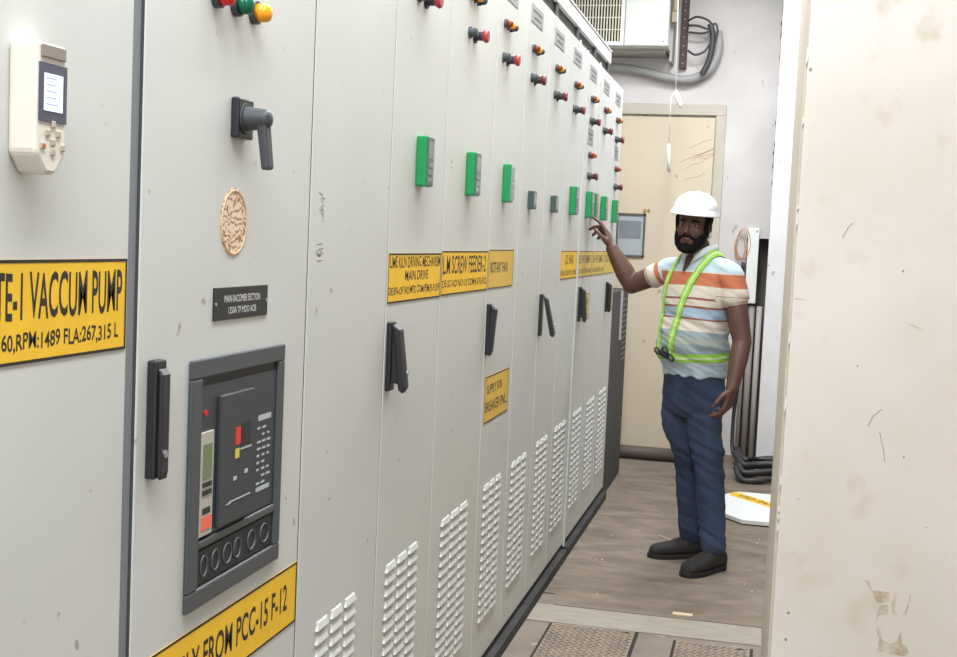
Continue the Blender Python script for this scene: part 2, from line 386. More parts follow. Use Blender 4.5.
def estop(root, y, z, headm=RED):
    b = MB(); b.cyl((FX, y, z), (FX+0.006, y, z), 0.020, seg=20); b.cyl((FX+0.006, y, z), (FX+0.026, y, z), 0.013, seg=20)
    bo = b.build('stop_button', BLACKPL, root)
    h = MB(); h.cyl((FX+0.024, y, z), (FX+0.034, y, z), 0.013, 0.020, seg=20); h.cyl((FX+0.034, y, z), (FX+0.042, y, z), 0.020, 0.017, seg=20)
    h.build('mushroom_head', headm, bo, bevel=0.001)

def pushbutton(root, y, z, m=BLACKPL):
    b = MB(); b.cyl((FX, y, z), (FX+0.006, y, z), 0.017, seg=18); b.cyl((FX+0.006, y, z), (FX+0.020, y, z), 0.013, seg=18)
    bo = b.build('push_button', DARKPL, root)
    MB().cyl((FX+0.020, y, z), (FX+0.024, y, z), 0.010, seg=16).build('cap', m, bo)

def keypad(root, y, z0=1.605, z1=1.730, w=0.062, small=False, x=0.0, d=0.028, facem=None):
    if small:
        b = MB().box(FX, FX+0.022, y, y+w, z0, z1).build('meter', mat('dark_green_grey', srgb(58, 78, 72), 0.4), root, bevel=0.003)
        MB().box(FX+0.022, FX+0.0228, y+0.006, y+w-0.006, z0+0.014, z1-0.008).build('screen', LCD, b)
        return
    b = MB().box(FX, FX+d, y, y+w, z0, z1).build('keypad', GREEN, root, bevel=0.004)
    f = MB().box(FX+d-0.0005, FX+d+0.002, y+0.003, y+w-0.002, z0+0.003, z1-0.003).build('front_plate', facem or KEYGREY, b, bevel=0.001)
    MB().box(FX+d+0.002, FX+d+0.0026, y+0.009, y+w-0.008, z0+0.070, z1-0.012).build('screen', LCD, b)
    k = MB()
    for r in range(3):
        for c in range(3): k.box(FX+d+0.002, FX+d+0.0035, y+0.010+c*0.015, y+0.021+c*0.015, z0+0.012+r*0.018, z0+0.024+r*0.018)
    k.build('keys', LCD, b)

LOUV = mat('louvre_paint', srgb(203, 204, 200), 0.45)
def louvres(root, y0, y1, ztop=0.672, zbot=0.185, cols=3, gap=0.016, pitch=0.0295):
    y0 -= 0.012; y1 -= 0.030
    m = MB(); wc = (y1-y0-gap*(cols-1))/cols; n = int((ztop-zbot)/pitch)
    for c in range(cols):
        a = y0+c*(wc+gap)
        for i in range(n):
            zt = ztop-i*pitch; zb = zt-0.0175; o = 0.0065
            # pressed hood: tapered ends, sloping face, open underside
            P = [face(a+0.004, zt, 0.0003), face(a+wc-0.004, zt, 0.0003), face(a+wc, zb, 0.0003), face(a, zb, 0.0003)]
            Q = [face(a+0.010, zt-0.003, o*0.45), face(a+wc-0.010, zt-0.003, o*0.45), face(a+wc-0.003, zb, o), face(a+0.003, zb, o)]
            v = [m.bm.verts.new(p) for p in P+Q]
            for f in ((4, 5, 6, 7), (0, 1, 5, 4), (1, 2, 6, 5), (3, 0, 4, 7)): m.bm.faces.new([v[k] for k in f])
    m.build('louvres', LOUV, root)
    s = MB()
    for c in range(cols):
        a = y0+c*(wc+gap)
        for i in range(n):
            zb = ztop-i*pitch-0.0175
            s.prism([face(a+0.004, zb-0.001, 0.0002), face(a+wc-0.004, zb-0.001, 0.0002), face(a+wc-0.004, zb+0.004, 0.0002), face(a+0.004, zb+0.004, 0.0002)], (0.0003, 0, 0))
    s.build('vent_slots', mat('vent_slot_dark', srgb(70, 68, 64), 0.8), root)

def nameplate(root, y, z, w=0.22, h=0.062):
    b = MB().box(FX, FX+0.002, y-w/2, y+w/2, z-h/2, z+h/2).build('nameplate', PLATE, root)
    t = MB()
    for zz, ww in ((z+0.011, 0.8), (z-0.012, 0.6)):
        t.prism([face(y-w/2*ww, zz-0.0035, 0.0021), face(y+w/2*ww, zz-0.0035, 0.0021), face(y+w/2*ww, zz+0.0035, 0.0021), face(y-w/2*ww, zz+0.0035, 0.0021)], (0.0002, 0, 0))
    t.build('printed_lines', DARKPL, b)

TOP = 2.366
def cubicle(y0, y1, label, fx=FX, top=TOP, zb=0.068, dark=False):
    r = empty('switchgear_cubicle', (-1.25, (y0+y1)/2, 0), label, 'electrical cabinet', 'switchgear cubicles')
    box('carcass', PAINT, -1.65, fx-0.020, y0+0.0005, y1-0.0005, 0.062, top-0.004, r)
    box('gap_seal', mat('door_gasket', srgb(66, 66, 66), 0.9) if dark else mat('pale_gasket', srgb(128, 128, 126), 0.7), fx-0.020, fx-0.0025, y0+0.0005, y1-0.0005, 0.075, top-0.01, r)
    box('door', PAINT, fx-0.018, fx, y0+0.0028, y1-0.0028, zb, top, r, bevel=0.002)
    box('plinth', PLINTH, -1.62, fx-0.004, y0, y1, 0.0, 0.062, r)
    box('base_channel', PLINTH, fx-0.004, fx+0.024, y0, y1, 0.0, 0.040, r)
    return r

AMB3 = (LAMPDIM, LAMPAMB, DARKPL)
def controls(r, y, z_l=2.170, z_b=2.065, ms=AMB3, green=True, headm=RED):
    y -= 0.045*min(1.0, 4.2/y)
    for k, m in enumerate(ms): lamp(r, y-0.036+k*0.042, z_l, m, r=0.0125, out=0.027)
    if green: pushbutton(r, y-0.038, z_b, mat('dark_green_plastic', srgb(30, 72, 56), 0.4))
    estop(r, y+0.026, z_b, headm)

# -- cubicle 0 and 1: the drive with a lit keypad and the vacuum pump sign
c0 = cubicle(-0.10, 0.735, 'grey cubicle nearest the camera at the left edge')
c1 = cubicle(0.740, 1.578, 'grey cubicle with lit cream keypad and vacuum pump sign', dark=True)
vf = MB()
ky0, ky1, kz0, kz1 = 1.288, 1.350, 1.533, 1.686
def oct_(n, i=0.0, zlo=kz0, zhi=kz1):
    return [face(ky0+i, zlo+0.024+i*0.6, n), face((ky0+ky1)/2-0.010, zlo+i, n), face((ky0+ky1)/2+0.010, zlo+i, n), face(ky1-i, zlo+0.024+i*0.6, n), face(ky1-i, zhi-i, n), face(ky0+i, zhi-i, n)]
vf.prism(oct_(0), (0.038, 0, 0))
kp = vf.build('keypad', CREAMPL, c1, bevel=0.005)
MB().prism([face(ky0+0.003, 1.594, 0.038), face(ky1-0.002, 1.594, 0.038), face(ky1-0.002, 1.662, 0.038), face(ky0+0.003, 1.662, 0.038)], (0.0015, 0, 0)).build('display_bezel', mat('slate_bezel', srgb(74, 76, 92), 0.3), kp)
MB().prism([face(ky0+0.012, 1.607, 0.0395), face(ky1-0.012, 1.607, 0.0395), face(ky1-0.012, 1.650, 0.0395), face(ky0+0.012, 1.650, 0.0395)], (0.0008, 0, 0)).build('screen', SCREEN, kp)
tl = MB()
for k in range(5):
    z = 1.644-k*0.0075
    tl.prism([face(ky0+0.015, z, 0.0404), face(ky0+0.015+random.uniform(.015, .032), z, 0.0404), face(ky0+0.015+0.024, z+0.0014, 0.0404), face(ky0+0.015, z+0.0014, 0.0404)], (0.0002, 0, 0))
tl.build('screen_text', mat('screen_text_blue', srgb(150, 165, 215), 0.4), kp)
MB().box(FX+0.038, FX+0.0405, ky0+0.006, ky1-0.006, 1.668, 1.683).build('top_recess', mat('taupe_recess', srgb(140, 128, 118), 0.5), kp, bevel=0.001)
bt = MB()
def kbtn(dy, z, w=0.0085, h=0.008): bt.box(FX+0.038, FX+0.0405, ky0+0.033+dy-w/2, ky0+0.033+dy+w/2, z-h/2, z+h/2)
for a in ((0, 1.592), (0, 1.571), (-0.011, 1.5815), (0.011, 1.5815), (-0.021, 1.566), (0.021, 1.566), (0, 1.560)): kbtn(*a)
bt.build('keys', mat('key_taupe', srgb(178, 164, 148), 0.5), kp, bevel=0.001)
MB().box(FX+0.0402, FX+0.0410, ky0+0.0085, ky0+0.0155, 1.5645, 1.5675).build('red_key_mark', mat('red_key', srgb(190, 90, 60), 0.5), kp)
sign(c1, 1.215, 1.570, 1.305, 1.431, [('TE-1 VACCUM PUMP', 1.268, 1.558, 1.358, 1.416), ('160,RPM:1489 FLA:267,315 L', 1.274, 1.550, 1.319, 1.343)], bold=0.016, border=0.004)

# -- cubicle 2: main incomer with the air circuit breaker
box('gap_post', mat('mid_grey_post', srgb(128, 132, 134), 0.6), -1.6, FX-0.006, 1.578, 1.606, 0.0, TOP, c1)
c2 = cubicle(1.606, 2.268, 'grey main incomer cubicle with the dark breaker panel', dark=True)
for y, m in ((1.858, LAMPRED), (1.930, LAMPGRN), (2.002, LAMPAMB)): lamp(c2, y-0.030, 1.842, m, r=0.017, out=0.032)
# rotary switch
ep = MB().box(FX, FX+0.014, 1.896, 1.958, 1.628, 1.694).build('rotary_switch', BLACKPL, c2, bevel=0.003)
rg = MB(); rg.cyl((FX+0.014, 1.927, 1.661), (FX+0.017, 1.927, 1.661), 0.026, seg=28); rg.cyl((FX+0.017, 1.927, 1.661), (FX+0.050, 1.927, 1.661), 0.020, 0.016, seg=28)
rg.sph((FX+0.050, 1.927, 1.661), (0.010, 0.016, 0.016), seg=20, rings=8)
rg.build('knob', DARKPL, ep, smooth=False)
lv = MB().prism([(FX+0.034, 1.914, 1.668), (FX+0.052, 1.914, 1.668), (FX+0.060, 1.918, 1.580), (FX+0.046, 1.918, 1.577)], (0, 0.026, 0))
lv.build('lever', DARKPL, ep, bevel=0.004)
# torn round sticker
sk = MB().prism([face(1.921+0.053*math.cos(t), 1.4895+0.0565*math.sin(t)*(1+0.02*math.sin(5*t)), 0.0002) for t in (2*math.pi*i/40 for i in range(40))], (0.0006, 0, 0))
STK = bpy.data.materials.new('torn_sticker_paper'); STK.use_nodes = True
nt = STK.node_tree; tcn = nt.nodes.new('ShaderNodeTexCoord'); wv = nt.nodes.new('ShaderNodeTexWave'); wv.inputs['Scale'].default_value = 22; wv.inputs['Distortion'].default_value = 14
wv.inputs['Detail'].default_value = 3; wv.inputs['Detail Scale'].default_value = 2.2; wv.bands_direction = 'Z'
crm = nt.nodes.new('ShaderNodeValToRGB'); e = crm.color_ramp.elements
e[0].position = 0.15; e[0].color = srgb(150, 104, 70); e[1].position = 0.5; e[1].color = srgb(226, 204, 180)
e2 = crm.color_ramp.elements.new(0.3); e2.color = srgb(206, 160, 118)
nt.links.new(tcn.outputs['Object'], wv.inputs['Vector']); nt.links.new(wv.outputs['Fac'], crm.inputs[0]); nt.links.new(crm.outputs[0], nt.nodes['Principled BSDF'].inputs['Base Color'])
sko = sk.build('torn_sticker', STK, c2)
MB().tube([face(1.921+0.049*math.cos(t), 1.4895+0.0525*math.sin(t), 0.001) for t in (2*math.pi*i/40 for i in range(41))], 0.0014, seg=6).build('printed_ring', mat('sticker_tan', srgb(214, 174, 130), 0.7), sko)
# black engraved nameplate
npb = MB().box(FX, FX+0.0025, 1.849, 2.069, 1.328, 1.382).build('nameplate', mat('black_nameplate', srgb(30, 32, 34), 0.35), c2, bevel=0.0008)
nt_ = MB(); text_mesh(nt_, 'MAIN INCOMER SECTION', 1.888, 2.034, 1.357, 1.369, face, 0.0027, bold=0.0); text_mesh(nt_, '1250A TP MDO ACB', 1.905, 2.018, 1.338, 1.349, face, 0.0027)
nt_.build('lettering', WHITEINK, npb)
for y in (1.856, 2.063): MB().cyl(face(y, 1.355, 0.0025), face(y, 1.355, 0.004), 0.003).build('screw', STEEL, npb)
# door handle of the incomer (black bar with steel lock)
hb = MB().box(FX, FX+0.016, 1.636, 1.668, 1.108, 1.283).build('door_handle', BLACKPL, c2, bevel=0.003)
MB().prism([(FX+0.016, 1.640, 1.272), (FX+0.024, 1.640, 1.262), (FX+0.024, 1.640, 1.118), (FX+0.022, 1.640, 1.106), (FX+0.016, 1.640, 1.112)], (0, 0.026, 0)).build('lever', BLACKPL, hb, bevel=0.003)
MB().cyl((FX+0.024, 1.653, 1.145), (FX+0.026, 1.653, 1.145), 0.006).build('lock', STEEL, hb)
# air circuit breaker
BZ = mat('breaker_bezel', srgb(72, 76, 78), 0.45)
BF = mat('breaker_face', srgb(58, 61, 65), 0.42)
BD = mat('breaker_dark', srgb(34, 36, 40), 0.5)
by0, by1, bz0, bz1 = 1.770, 2.150, 0.866, 1.271
ab = MB()
iy0, iy1, iz0, iz1 = 1.808, 2.122, 0.898, 1.240
for (a, b, c, d) in ((by0, by1, iz1, bz1), (by0, by1, bz0, iz0), (by0, iy0, iz0, iz1), (iy1, by1, iz0, iz1), (iy0, iy1, 0.962, 0.976)):
    ab.box(FX, FX+0.008, a, b, c, d)
acb = ab.build('breaker_frame', BZ, c2, bevel=0.003)
MB().box(FX, FX+0.001, iy0, iy1, iz0, iz1).build('recess', BD, acb)
MB().box(FX+0.001, FX+0.004, iy0+0.004, iy1-0.006, 0.978, 1.226).build('breaker_face', BF, acb, bevel=0.002)
cv = MB().box(FX+0.004, FX+0.012, 1.872, 2.004, 0.985, 1.205).build('raised_cover', BF, acb, bevel=0.002)
tu = MB().box(FX+0.004, FX+0.008, 1.806, 1.854, 0.982, 1.152).build('trip_unit', mat('trip_unit_grey', srgb(176, 172, 160), 0.4), acb, bevel=0.001)
nfa = 0.0082
def fl(name, m, y0, y1, z0, z1, n=0.0042, parent=acb, t=0.0006):
    return MB().prism([face(y0, z0, n), face(y1, z0, n), face(y1, z1, n), face(y0, z1, n)], (t, 0, 0)).build(name, m, parent)
fl('lcd', mat('green_lcd', srgb(112, 128, 92), 0.25), 1.814, 1.846, 1.075, 1.132, nfa)
kk = MB()
for r in range(2):
    for c in range(3): kk.box(FX+0.008, FX+0.0092, 1.814+c*0.012, 1.823+c*0.012, 1.062-r*0.013, 1.070-r*0.013)
kk.build('trip_keys', BD, acb)
fl('orange_label', mat('orange_label', srgb(236, 110, 84), 0.5), 1.812, 1.850, 0.992, 1.014, nfa)
fl('dark_label', BD, 1.816, 1.844, 1.018, 1.028, nfa)
fl('red_flag', mat('red_flag', srgb(214, 52, 34), 0.4), 1.927, 1.948, 1.115, 1.145, 0.0122)
fl('yellow_flag', mat('yellow_flag', srgb(214, 196, 70), 0.4), 1.928, 1.944, 1.092, 1.108, 0.0122)
fl('flag_window', BD, 1.950, 1.990, 1.110, 1.150, 0.0122)
wl = None
def wln(y0, y1, z0, z1, n=0.0126):
    q = wl or MB(); q.prism([face(y0, z0, n), face(y1, z0, n), face(y1, z1, n), face(y0, z1, n)], (0.0003, 0, 0))
    if wl is None: q.build('printed_mark', mat('grey_white_print', srgb(176, 182, 190), 0.6), cv)
wln(1.948, 1.994, 1.104, 1.107); wln(1.922, 1.936, 1.055, 1.062); wln(1.967, 1.981, 1.060, 1.067); wln(1.907, 1.994, 1.020, 1.0225)
wln(1.895, 1.915, 1.018, 1.020, 0.0126)
wl = MB()
for k in range(9):
    z = 1.125-k*0.0125
    for j in range(3):
        if random.random() < 0.75: wln(2.038+j*0.022, 2.038+j*0.022+random.uniform(.008, .018), z, z+0.004, 0.0043)
wln(2.040, 2.098, 1.140, 1.150, 0.0043); wln(2.038, 2.098, 1.012, 1.020, 0.0043)
wl.build('white_printing', mat('grey_white_print', srgb(176, 182, 190), 0.6), acb)
MB().cyl(face(1.826, 1.182, 0.004), face(1.826, 1.182, 0.006), 0.005).build('red_led', LAMPRED, acb)
lw = MB().box(FX+0.001, FX+0.004, 1.812, 2.116, 0.902, 0.958).build('lower_panel', BD, acb, bevel=0.001)
for k, (y, r) in enumerate(((1.835, .012), (1.878, .014), (1.925, .017), (1.965, .014), (2.025, .017), (2.083, .019))):
    MB().tube([face(y+r*math.cos(t), 0.930+0.017*math.sin(t), 0.0045) for t in (2*math.pi*i/18 for i in range(19))], 0.0018, seg=6).build('socket_ring', mat('socket_grey', srgb(68, 72, 76), 0.5), acb)
sign(c2, 1.612, 2.262, 0.712, 0.832, [('SUPPLY FROM PCC-15 F-12', 1.690, 2.215, 0.748, 0.800)], bold=0.016, border=0.004)

# -- cubicle 3
c3 = cubicle(2.271, 2.782, 'plain grey cubicle with scribbled pen marks right of the incomer', dark=True)
louvres(c3, 2.392, 2.662)
def scribble(root, y, z, n, h, w, sd):
    h *= 0.8; w *= 0.7
    rnd = random.Random(sd); m = MB()
    for k in range(n):
        zz = z-k*h/n
        pts = [(y+rnd.uniform(0, w), zz+rnd.uniform(-h/n*.45, h/n*.45)) for _ in range(4)]
        for a, b in zip(pts, pts[1:]):
            dy, dz = b[0]-a[0], b[1]-a[1]; L_ = math.hypot(dy, dz)+1e-6; px, pz = -dz/L_*0.0006, dy/L_*0.0006
            m.prism([face(a[0]+px, a[1]+pz, 0.0002), face(b[0]+px, b[1]+pz, 0.0002), face(b[0]-px, b[1]-pz, 0.0002), face(a[0]-px, a[1]-pz, 0.0002)], (0.0003, 0, 0))
    m.build('pen_scribble', mat('pen_ink', srgb(140, 138, 136), 0.7), root)
scribble(c3, 2.315, 1.555, 8, 0.075, 0.05, 3); scribble(c3, 2.310, 1.455, 6, 0.045, 0.06, 5)

# -- cubicle 4..
c4 = cubicle(2.785, 3.270, 'grey cubicle with lime kiln main drive sign')
controls(c4, 3.035, ms=(LAMPDIM, LAMPAMB, LAMPAMB)); keypad(c4, 2.985, w=0.064); louvres(c4, 2.872, 3.171); handle(c4, 2.797, 0.020)
sign(c4, 2.789, 3.266, 1.318, 1.437, [('LIME KILN DRIVING MECHANISM', 2.800, 3.256, 1.402, 1.430), ('MAIN DRIVE', 2.930, 3.140, 1.370, 1.394), ('DE/SN-OF NO:MTS COM:PEM,FLA:259', 2.797, 3.256, 1.334, 1.356)], bold=0.012)
c5 = cubicle(3.273, 3.850, 'grey cubicle with screw feeder sign')
controls(c5, 3.560, ms=(LAMPDIM, LAMPAMB, DARKPL)); keypad(c5, 3.505, w=0.070); louvres(c5, 3.400, 3.735)
scribble(c5, 3.330, 1.690, 2, 0.04, 0.035, 9)
MB().box(FX, FX+0.002, 3.60, 3.64, 1.612, 1.637).build('white_tag', WHITEMET, c5)
sign(c5, 3.276, 3.846, 1.320, 1.443, [('L.M SCREW FEEDER-2', 3.290, 3.815, 1.378, 1.430), ('DE-SC-ND NO:1/2 COM:4.0,FLA:22', 3.290, 3.830, 1.338, 1.362)], bold=0.012)
c6 = cubicle(3.853, 4.310, 'grey cubicle with two yellow signs one above the other')
controls(c6, 4.020, z_l=2.172); keypad(c6, 4.012, w=0.055, facem=mat('keypad_pale', srgb(150, 156, 154), 0.3)); louvres(c6, 3.945, 4.225); handle(c6, 3.858, -0.008, w=0.034)
nameplate(c6, 4.02, 2.285)
sign(c6, 3.858, 4.246, 1.322, 1.448, [('ROTARY FAN', 3.885, 4.15, 1.372, 1.408)], m=mat('dull_yellow_sign', srgb(222, 182, 78), 0.6, var=0.1), bold=0.01, border=0.003)
sign(c6, 3.885, 4.258, 0.882, 1.035, [('SUPPLY FOR', 3.915, 4.150, 0.975, 1.005), ('BREAKER PNL.', 3.900, 4.235, 0.915, 0.950)], m=mat('dull_yellow_sign', srgb(222, 182, 78), 0.6, var=0.1), bold=0.01)
c7 = cubicle(4.313, 4.780, 'grey cubicle with small meter just before the handle standing out', dark=True)
controls(c7, 4.500, green=True, headm=mat('dark_red', srgb(110, 40, 44), 0.4)); keypad(c7, 4.46, z0=1.598, z1=1.664, w=0.065, small=True); louvres(c7, 4.395, 4.690); nameplate(c7, 4.48, 2.290)
c8 = cubicle(4.783, 5.250, 'grey cubicle whose black handle stands furthest out')
controls(c8, 4.985, headm=mat('dark_red', srgb(110, 40, 44), 0.4)); keypad(c8, 4.94, z0=1.600, z1=1.668, w=0.065, small=True); louvres(c8, 4.890, 5.160); handle(c8, 4.790, 0.036, fill=False); nameplate(c8, 4.97, 2.290)
c9 = cubicle(5.253, 5.720, 'grey cubicle with bright yellow sign before the stepped post')
controls(c9, 5.475, headm=mat('dark_red', srgb(110, 40, 44), 0.4)); keypad(c9, 5.415, w=0.085); louvres(c9, 5.330, 5.640); nameplate(c9, 5.45, 2.290)
sign(c9, 5.262, 5.716, 1.322, 1.445, [('I.D. FAN', 5.38, 5.60, 1.385, 1.428), ('KILN DE NO:2 HRS', 5.28, 5.70, 1.337, 1.360)], bold=0.015, border=0.003)
box('edge_post', PAINT, FX-0.02, FX+0.006, 5.722, 5.748, 0.05, TOP, c9, bevel=0.002)
c10 = cubicle(5.750, 6.215, 'grey cubicle the raised hand reaches for with paired green keypads')
controls(c10, 5.985, headm=mat('dark_red', srgb(110, 40, 44), 0.4)); keypad(c10, 5.905, w=0.085); keypad(c10, 6.065, w=0.085); louvres(c10, 5.850, 6.130); handle(c10, 5.820, 0.012)
nameplate(c10, 5.95, 2.288); nameplate(c10, 5.95, 1.992, w=0.17, h=0.075)
controls(c10, 5.99, z_l=1.905, z_b=1.805, ms=(LAMPDIM, mat('orange_lens', srgb(226, 96, 30), 0.3), LAMPDIM), green=True, headm=mat('dark_red', srgb(110, 40, 44), 0.4))
sign(c10, 5.754, 6.210, 1.322, 1.445, [('B.F.W PUMP-1', 5.78, 6.18, 1.385, 1.425), ('DE NO:37KW 1480', 5.78, 6.18, 1.337, 1.360)], m=YELW, ink=INKW, border=0.003)
sign(c10, 5.905, 6.195, 1.110, 1.235, [('SPARE', 5.94, 6.16, 1.18, 1.21), ('PANEL', 5.94, 6.16, 1.13, 1.16)], m=YELW, ink=INKW, border=0.003)
c11 = cubicle(6.218, 6.690, 'grey cubicle second from the far end of the row')
controls(c11, 6.455, headm=mat('dark_red', srgb(110, 40, 44), 0.4)); keypad(c11, 6.43, w=0.085); louvres(c11, 6.320, 6.600); nameplate(c11, 6.44, 2.286)
sign(c11, 6.222, 6.686, 1.322, 1.445, [('B.F.W PUMP-2', 6.25, 6.65, 1.385, 1.425), ('DE NO:37KW 1480', 6.25, 6.65, 1.337, 1.360)], m=YELW, ink=INKW, border=0.003)
c12 = cubicle(6.693, 7.165, 'grey cubicle at the far end of the row beside the beige door')
controls(c12, 6.965, headm=mat('dark_red', srgb(110, 40, 44), 0.4)); keypad(c12, 6.905, w=0.085); louvres(c12, 6.790, 7.080); handle(c12, 6.820, 0.002)
nameplate(c12, 6.94, 2.286); nameplate(c12, 6.97, 1.992, w=0.17, h=0.075)
controls(c12, 7.01, z_l=1.905, z_b=1.805, ms=(LAMPDIM, mat('orange_lens', srgb(226, 96, 30), 0.3), LAMPDIM), headm=mat('dark_red', srgb(110, 40, 44), 0.4))
sign(c12, 6.697, 7.160, 1.322, 1.445, [('SOOT BLOWER', 6.73, 7.13, 1.385, 1.425)], m=YELW, ink=INKW, border=0.003)
sign(c12, 6.92, 7.14, 1.110, 1.235, [('SPARE', 6.94, 7.12, 1.15, 1.19)], m=YELW, ink=INKW, border=0.003)

# low dark cabinet standing past the end of the row, with a louvred grey front panel
lc = empty('low_cabinet', (-1.2, 7.6, 0), 'low dark cabinet past the far end of the switchgear row', 'cabinet')
box('body', mat('charcoal_paint', srgb(58, 58, 58), 0.6, var=0.1), -1.62, FX-0.004, 7.185, 8.02, 0.0, 1.205, lc, bevel=0.004)
sl = MB()
for i in range(12): sl.prism([face(7.70, 0.76+i*0.034, -0.004), face(7.96, 0.76+i*0.034, -0.004), face(7.96, 0.776+i*0.034, 0.002), face(7.70, 0.776+i*0.034, 0.002)], (0.003, 0, 0))
sl.build('louvres', mat('mid_grey_paint', srgb(120, 120, 118), 0.5), lc)
box('side_strip', mat('pale_grey_paint', srgb(170, 170, 168), 0.5), FX-0.003, FX+0.008, 7.60, 7.64, 0.9, 1.20, lc)

# white trunking above the cabinets on brackets
tr = empty('cable_trunking', (-0.95, 4.0, TOP), 'white cable trunking running above the switchgear row', 'cable trunking')
box('duct', WHITEMET, -1.06, FX, -0.1, 6.565, 2.424, 2.484, tr, bevel=0.003)
box('lid', WHITEMET, -1.065, FX+0.004, -0.1, 6.560, 2.484, 2.492, tr, bevel=0.002)
for y in (0.6, 2.0, 3.4, 4.9, 5.45, 6.0, 6.5): box('bracket', DARKPL, -0.884, FX-0.006, y, y+0.05, TOP, 2.424, tr)
box('painted_gap_shade', mat('gap_shade_dark', srgb(70, 68, 66), 0.7), -1.0, -0.886, -0.1, 6.55, TOP, 2.424, tr)  # dark filler standing in for the shade in the gap under the duct
for y, cb in ((4.98, c8), (5.62, c9), (6.30, c11)):
    MB().tube([(FX-0.02, y+0.03*math.cos(t), TOP-0.004+0.03*math.sin(t)) for t in (math.pi*i/10 for i in range(11))], 0.006, seg=8).build('lifting_eye', WHITEMET, cb, smooth=True)

# ------------------------------------------------------------------ air conditioner on the back wall
ac = empty('air_conditioner', (-1.05, 8.6, 2.82), 'white air conditioner with vertical grille above the beige door', 'air conditioner')
AY = 8.42
box('casing', mat('ac_white', srgb(226, 228, 222), 0.45, var=0.03), -1.62, -0.745, AY+0.02, BACK, 2.815, 3.42, ac, bevel=0.008)
box('side_panel', mat('ac_white', srgb(226, 228, 222), 0.45), -1.035, -0.748, AY, AY+0.022, 2.818, 3.417, ac, bevel=0.004)
gf = MB()
for b in ((-1.618, -1.040, 2.818, 2.843), (-1.618, -1.040, 3.39, 3.417), (-1.618, -1.595, 2.843, 3.39), (-1.066, -1.040, 2.843, 3.39)): gf.box(b[0], b[1], AY-0.004, AY+0.022, b[2], b[3])
gf.build('grille_frame', WHITEMET, ac, bevel=0.002)
box('grille_backing', mat('grille_dark', srgb(58, 54, 48), 0.8), -1.60, -1.06, AY+0.016, AY+0.0195, 2.84, 3.395, ac)
gs = MB()
x = -1.590
while x < -1.07:
    gs.box(x, x+0.0075, AY-0.002, AY+0.012, 2.843, 3.39); x += 0.0195
for z in (2.92, 3.00, 3.08, 3.16, 3.24, 3.32): gs.box(-1.595, -1.066, AY+0.003, AY+0.009, z, z+0.006)
gs.build('grille_slats', mat('slat_cream', srgb(222, 216, 196), 0.5), ac)
MB().cyl((-0.775, AY-0.002, 2.845), (-0.775, AY+0.001, 2.845), 0.005).build('screw', DARKPL, ac)
box('wall_sleeve', mat('sleeve_grey', srgb(168, 166, 160), 0.6), -1.60, -0.77, AY+0.12, BACK, 2.79, 2.816, ac)
box('side_flange', mat('sleeve_grey', srgb(168, 166, 160), 0.6), -0.745, -0.727, AY+0.18, BACK, 2.74, 3.42, ac)

# punched steel strut, conduit and cables right of it
stt = box('strut_channel', mat('brown_red_strut', srgb(72, 48, 46), 0.6), -0.690, -0.640, BACK-0.05, BACK, 2.715, 3.5, bevel=0.003)
tag(stt, 'dark brown punched steel strut beside the air conditioner', 'strut')
sh = MB()
for i in range(12): sh.cyl((-0.665, BACK-0.0525, 2.75+i*0.06), (-0.665, BACK-0.049, 2.75+i*0.06), 0.006, seg=10)
sh.build('punched_holes', mat('hole_light', srgb(150, 140, 134), 0.7), stt)
def spline(pts, n=8):
    P = [Vector(p) for p in pts]; out = []
    for i in range(len(P)-1):
        p0, p1, p2, p3 = P[max(i-1, 0)], P[i], P[i+1], P[min(i+2, len(P)-1)]
        for k in range(n):
            t = k/n; out.append(0.5*((2*p1)+(-p0+p2)*t+(2*p0-5*p1+4*p2-p3)*t*t+(-p0+3*p1-3*p2+p3)*t**3))
    out.append(P[-1]); return out
cpts = spline([(-1.70, 8.74, 2.73), (-1.148, 8.74, 2.715), (-0.951, 8.74, 2.695), (-0.777, 8.74, 2.655), (-0.62, 8.74, 2.640), (-0.50, 8.74, 2.690), (-0.445, 8.74, 2.775), (-0.425, 8.74, 2.880), (-0.440, 8.74, 2.970)], 14)
cm = MB(); cm.tube(cpts, [0.030+0.0025*(1 if i % 2 else -1) for i in range(len(cpts))], seg=14)
tag(cm.build('corrugated_conduit', mat('conduit_grey', srgb(158, 158, 156), 0.5), smooth=True), 'grey corrugated conduit curving under the air conditioner', 'conduit')
cc = MB(); cc.tube(spline([(-0.525, 8.69, 2.67), (-0.488, 8.69, 2.75), (-0.468, 8.69, 2.85), (-0.470, 8.69, 2.95), (-0.490, 8.69, 3.01)]), 0.020, seg=12)
tag(cc.build('cable_bundle', mat('cable_dark', srgb(66, 62, 62), 0.5), smooth=True), 'thick dark cable bundle rising beside the grey conduit', 'cable')
for k, p in enumerate(([(-0.64, 8.70, 3.03), (-0.58, 8.68, 3.055), (-0.50, 8.68, 3.03), (-0.475, 8.68, 2.98), (-0.53, 8.68, 2.945), (-0.63, 8.70, 2.955)],
                       [(-0.64, 8.69, 3.00), (-0.57, 8.68, 2.995), (-0.50, 8.68, 2.975), (-0.455, 8.68, 3.01), (-0.435, 8.68, 2.96), (-0.45, 8.68, 2.90)],
                       [(-0.63, 8.69, 2.83), (-0.58, 8.68, 2.800), (-0.52, 8.68, 2.82), (-0.485, 8.68, 2.87), (-0.465, 8.68, 2.93)])):
    q = MB(); q.tube(spline(p), 0.0075, seg=8)
    tag(q.build('cable_loop', mat('cable_dark', srgb(66, 62, 62), 0.5), smooth=True), ['upper black cable loop between strut and conduit', 'black cable curling over the cable bundle top', 'lowest black cable loop between strut and conduit'][k], 'cable', 'cable loops by the strut')
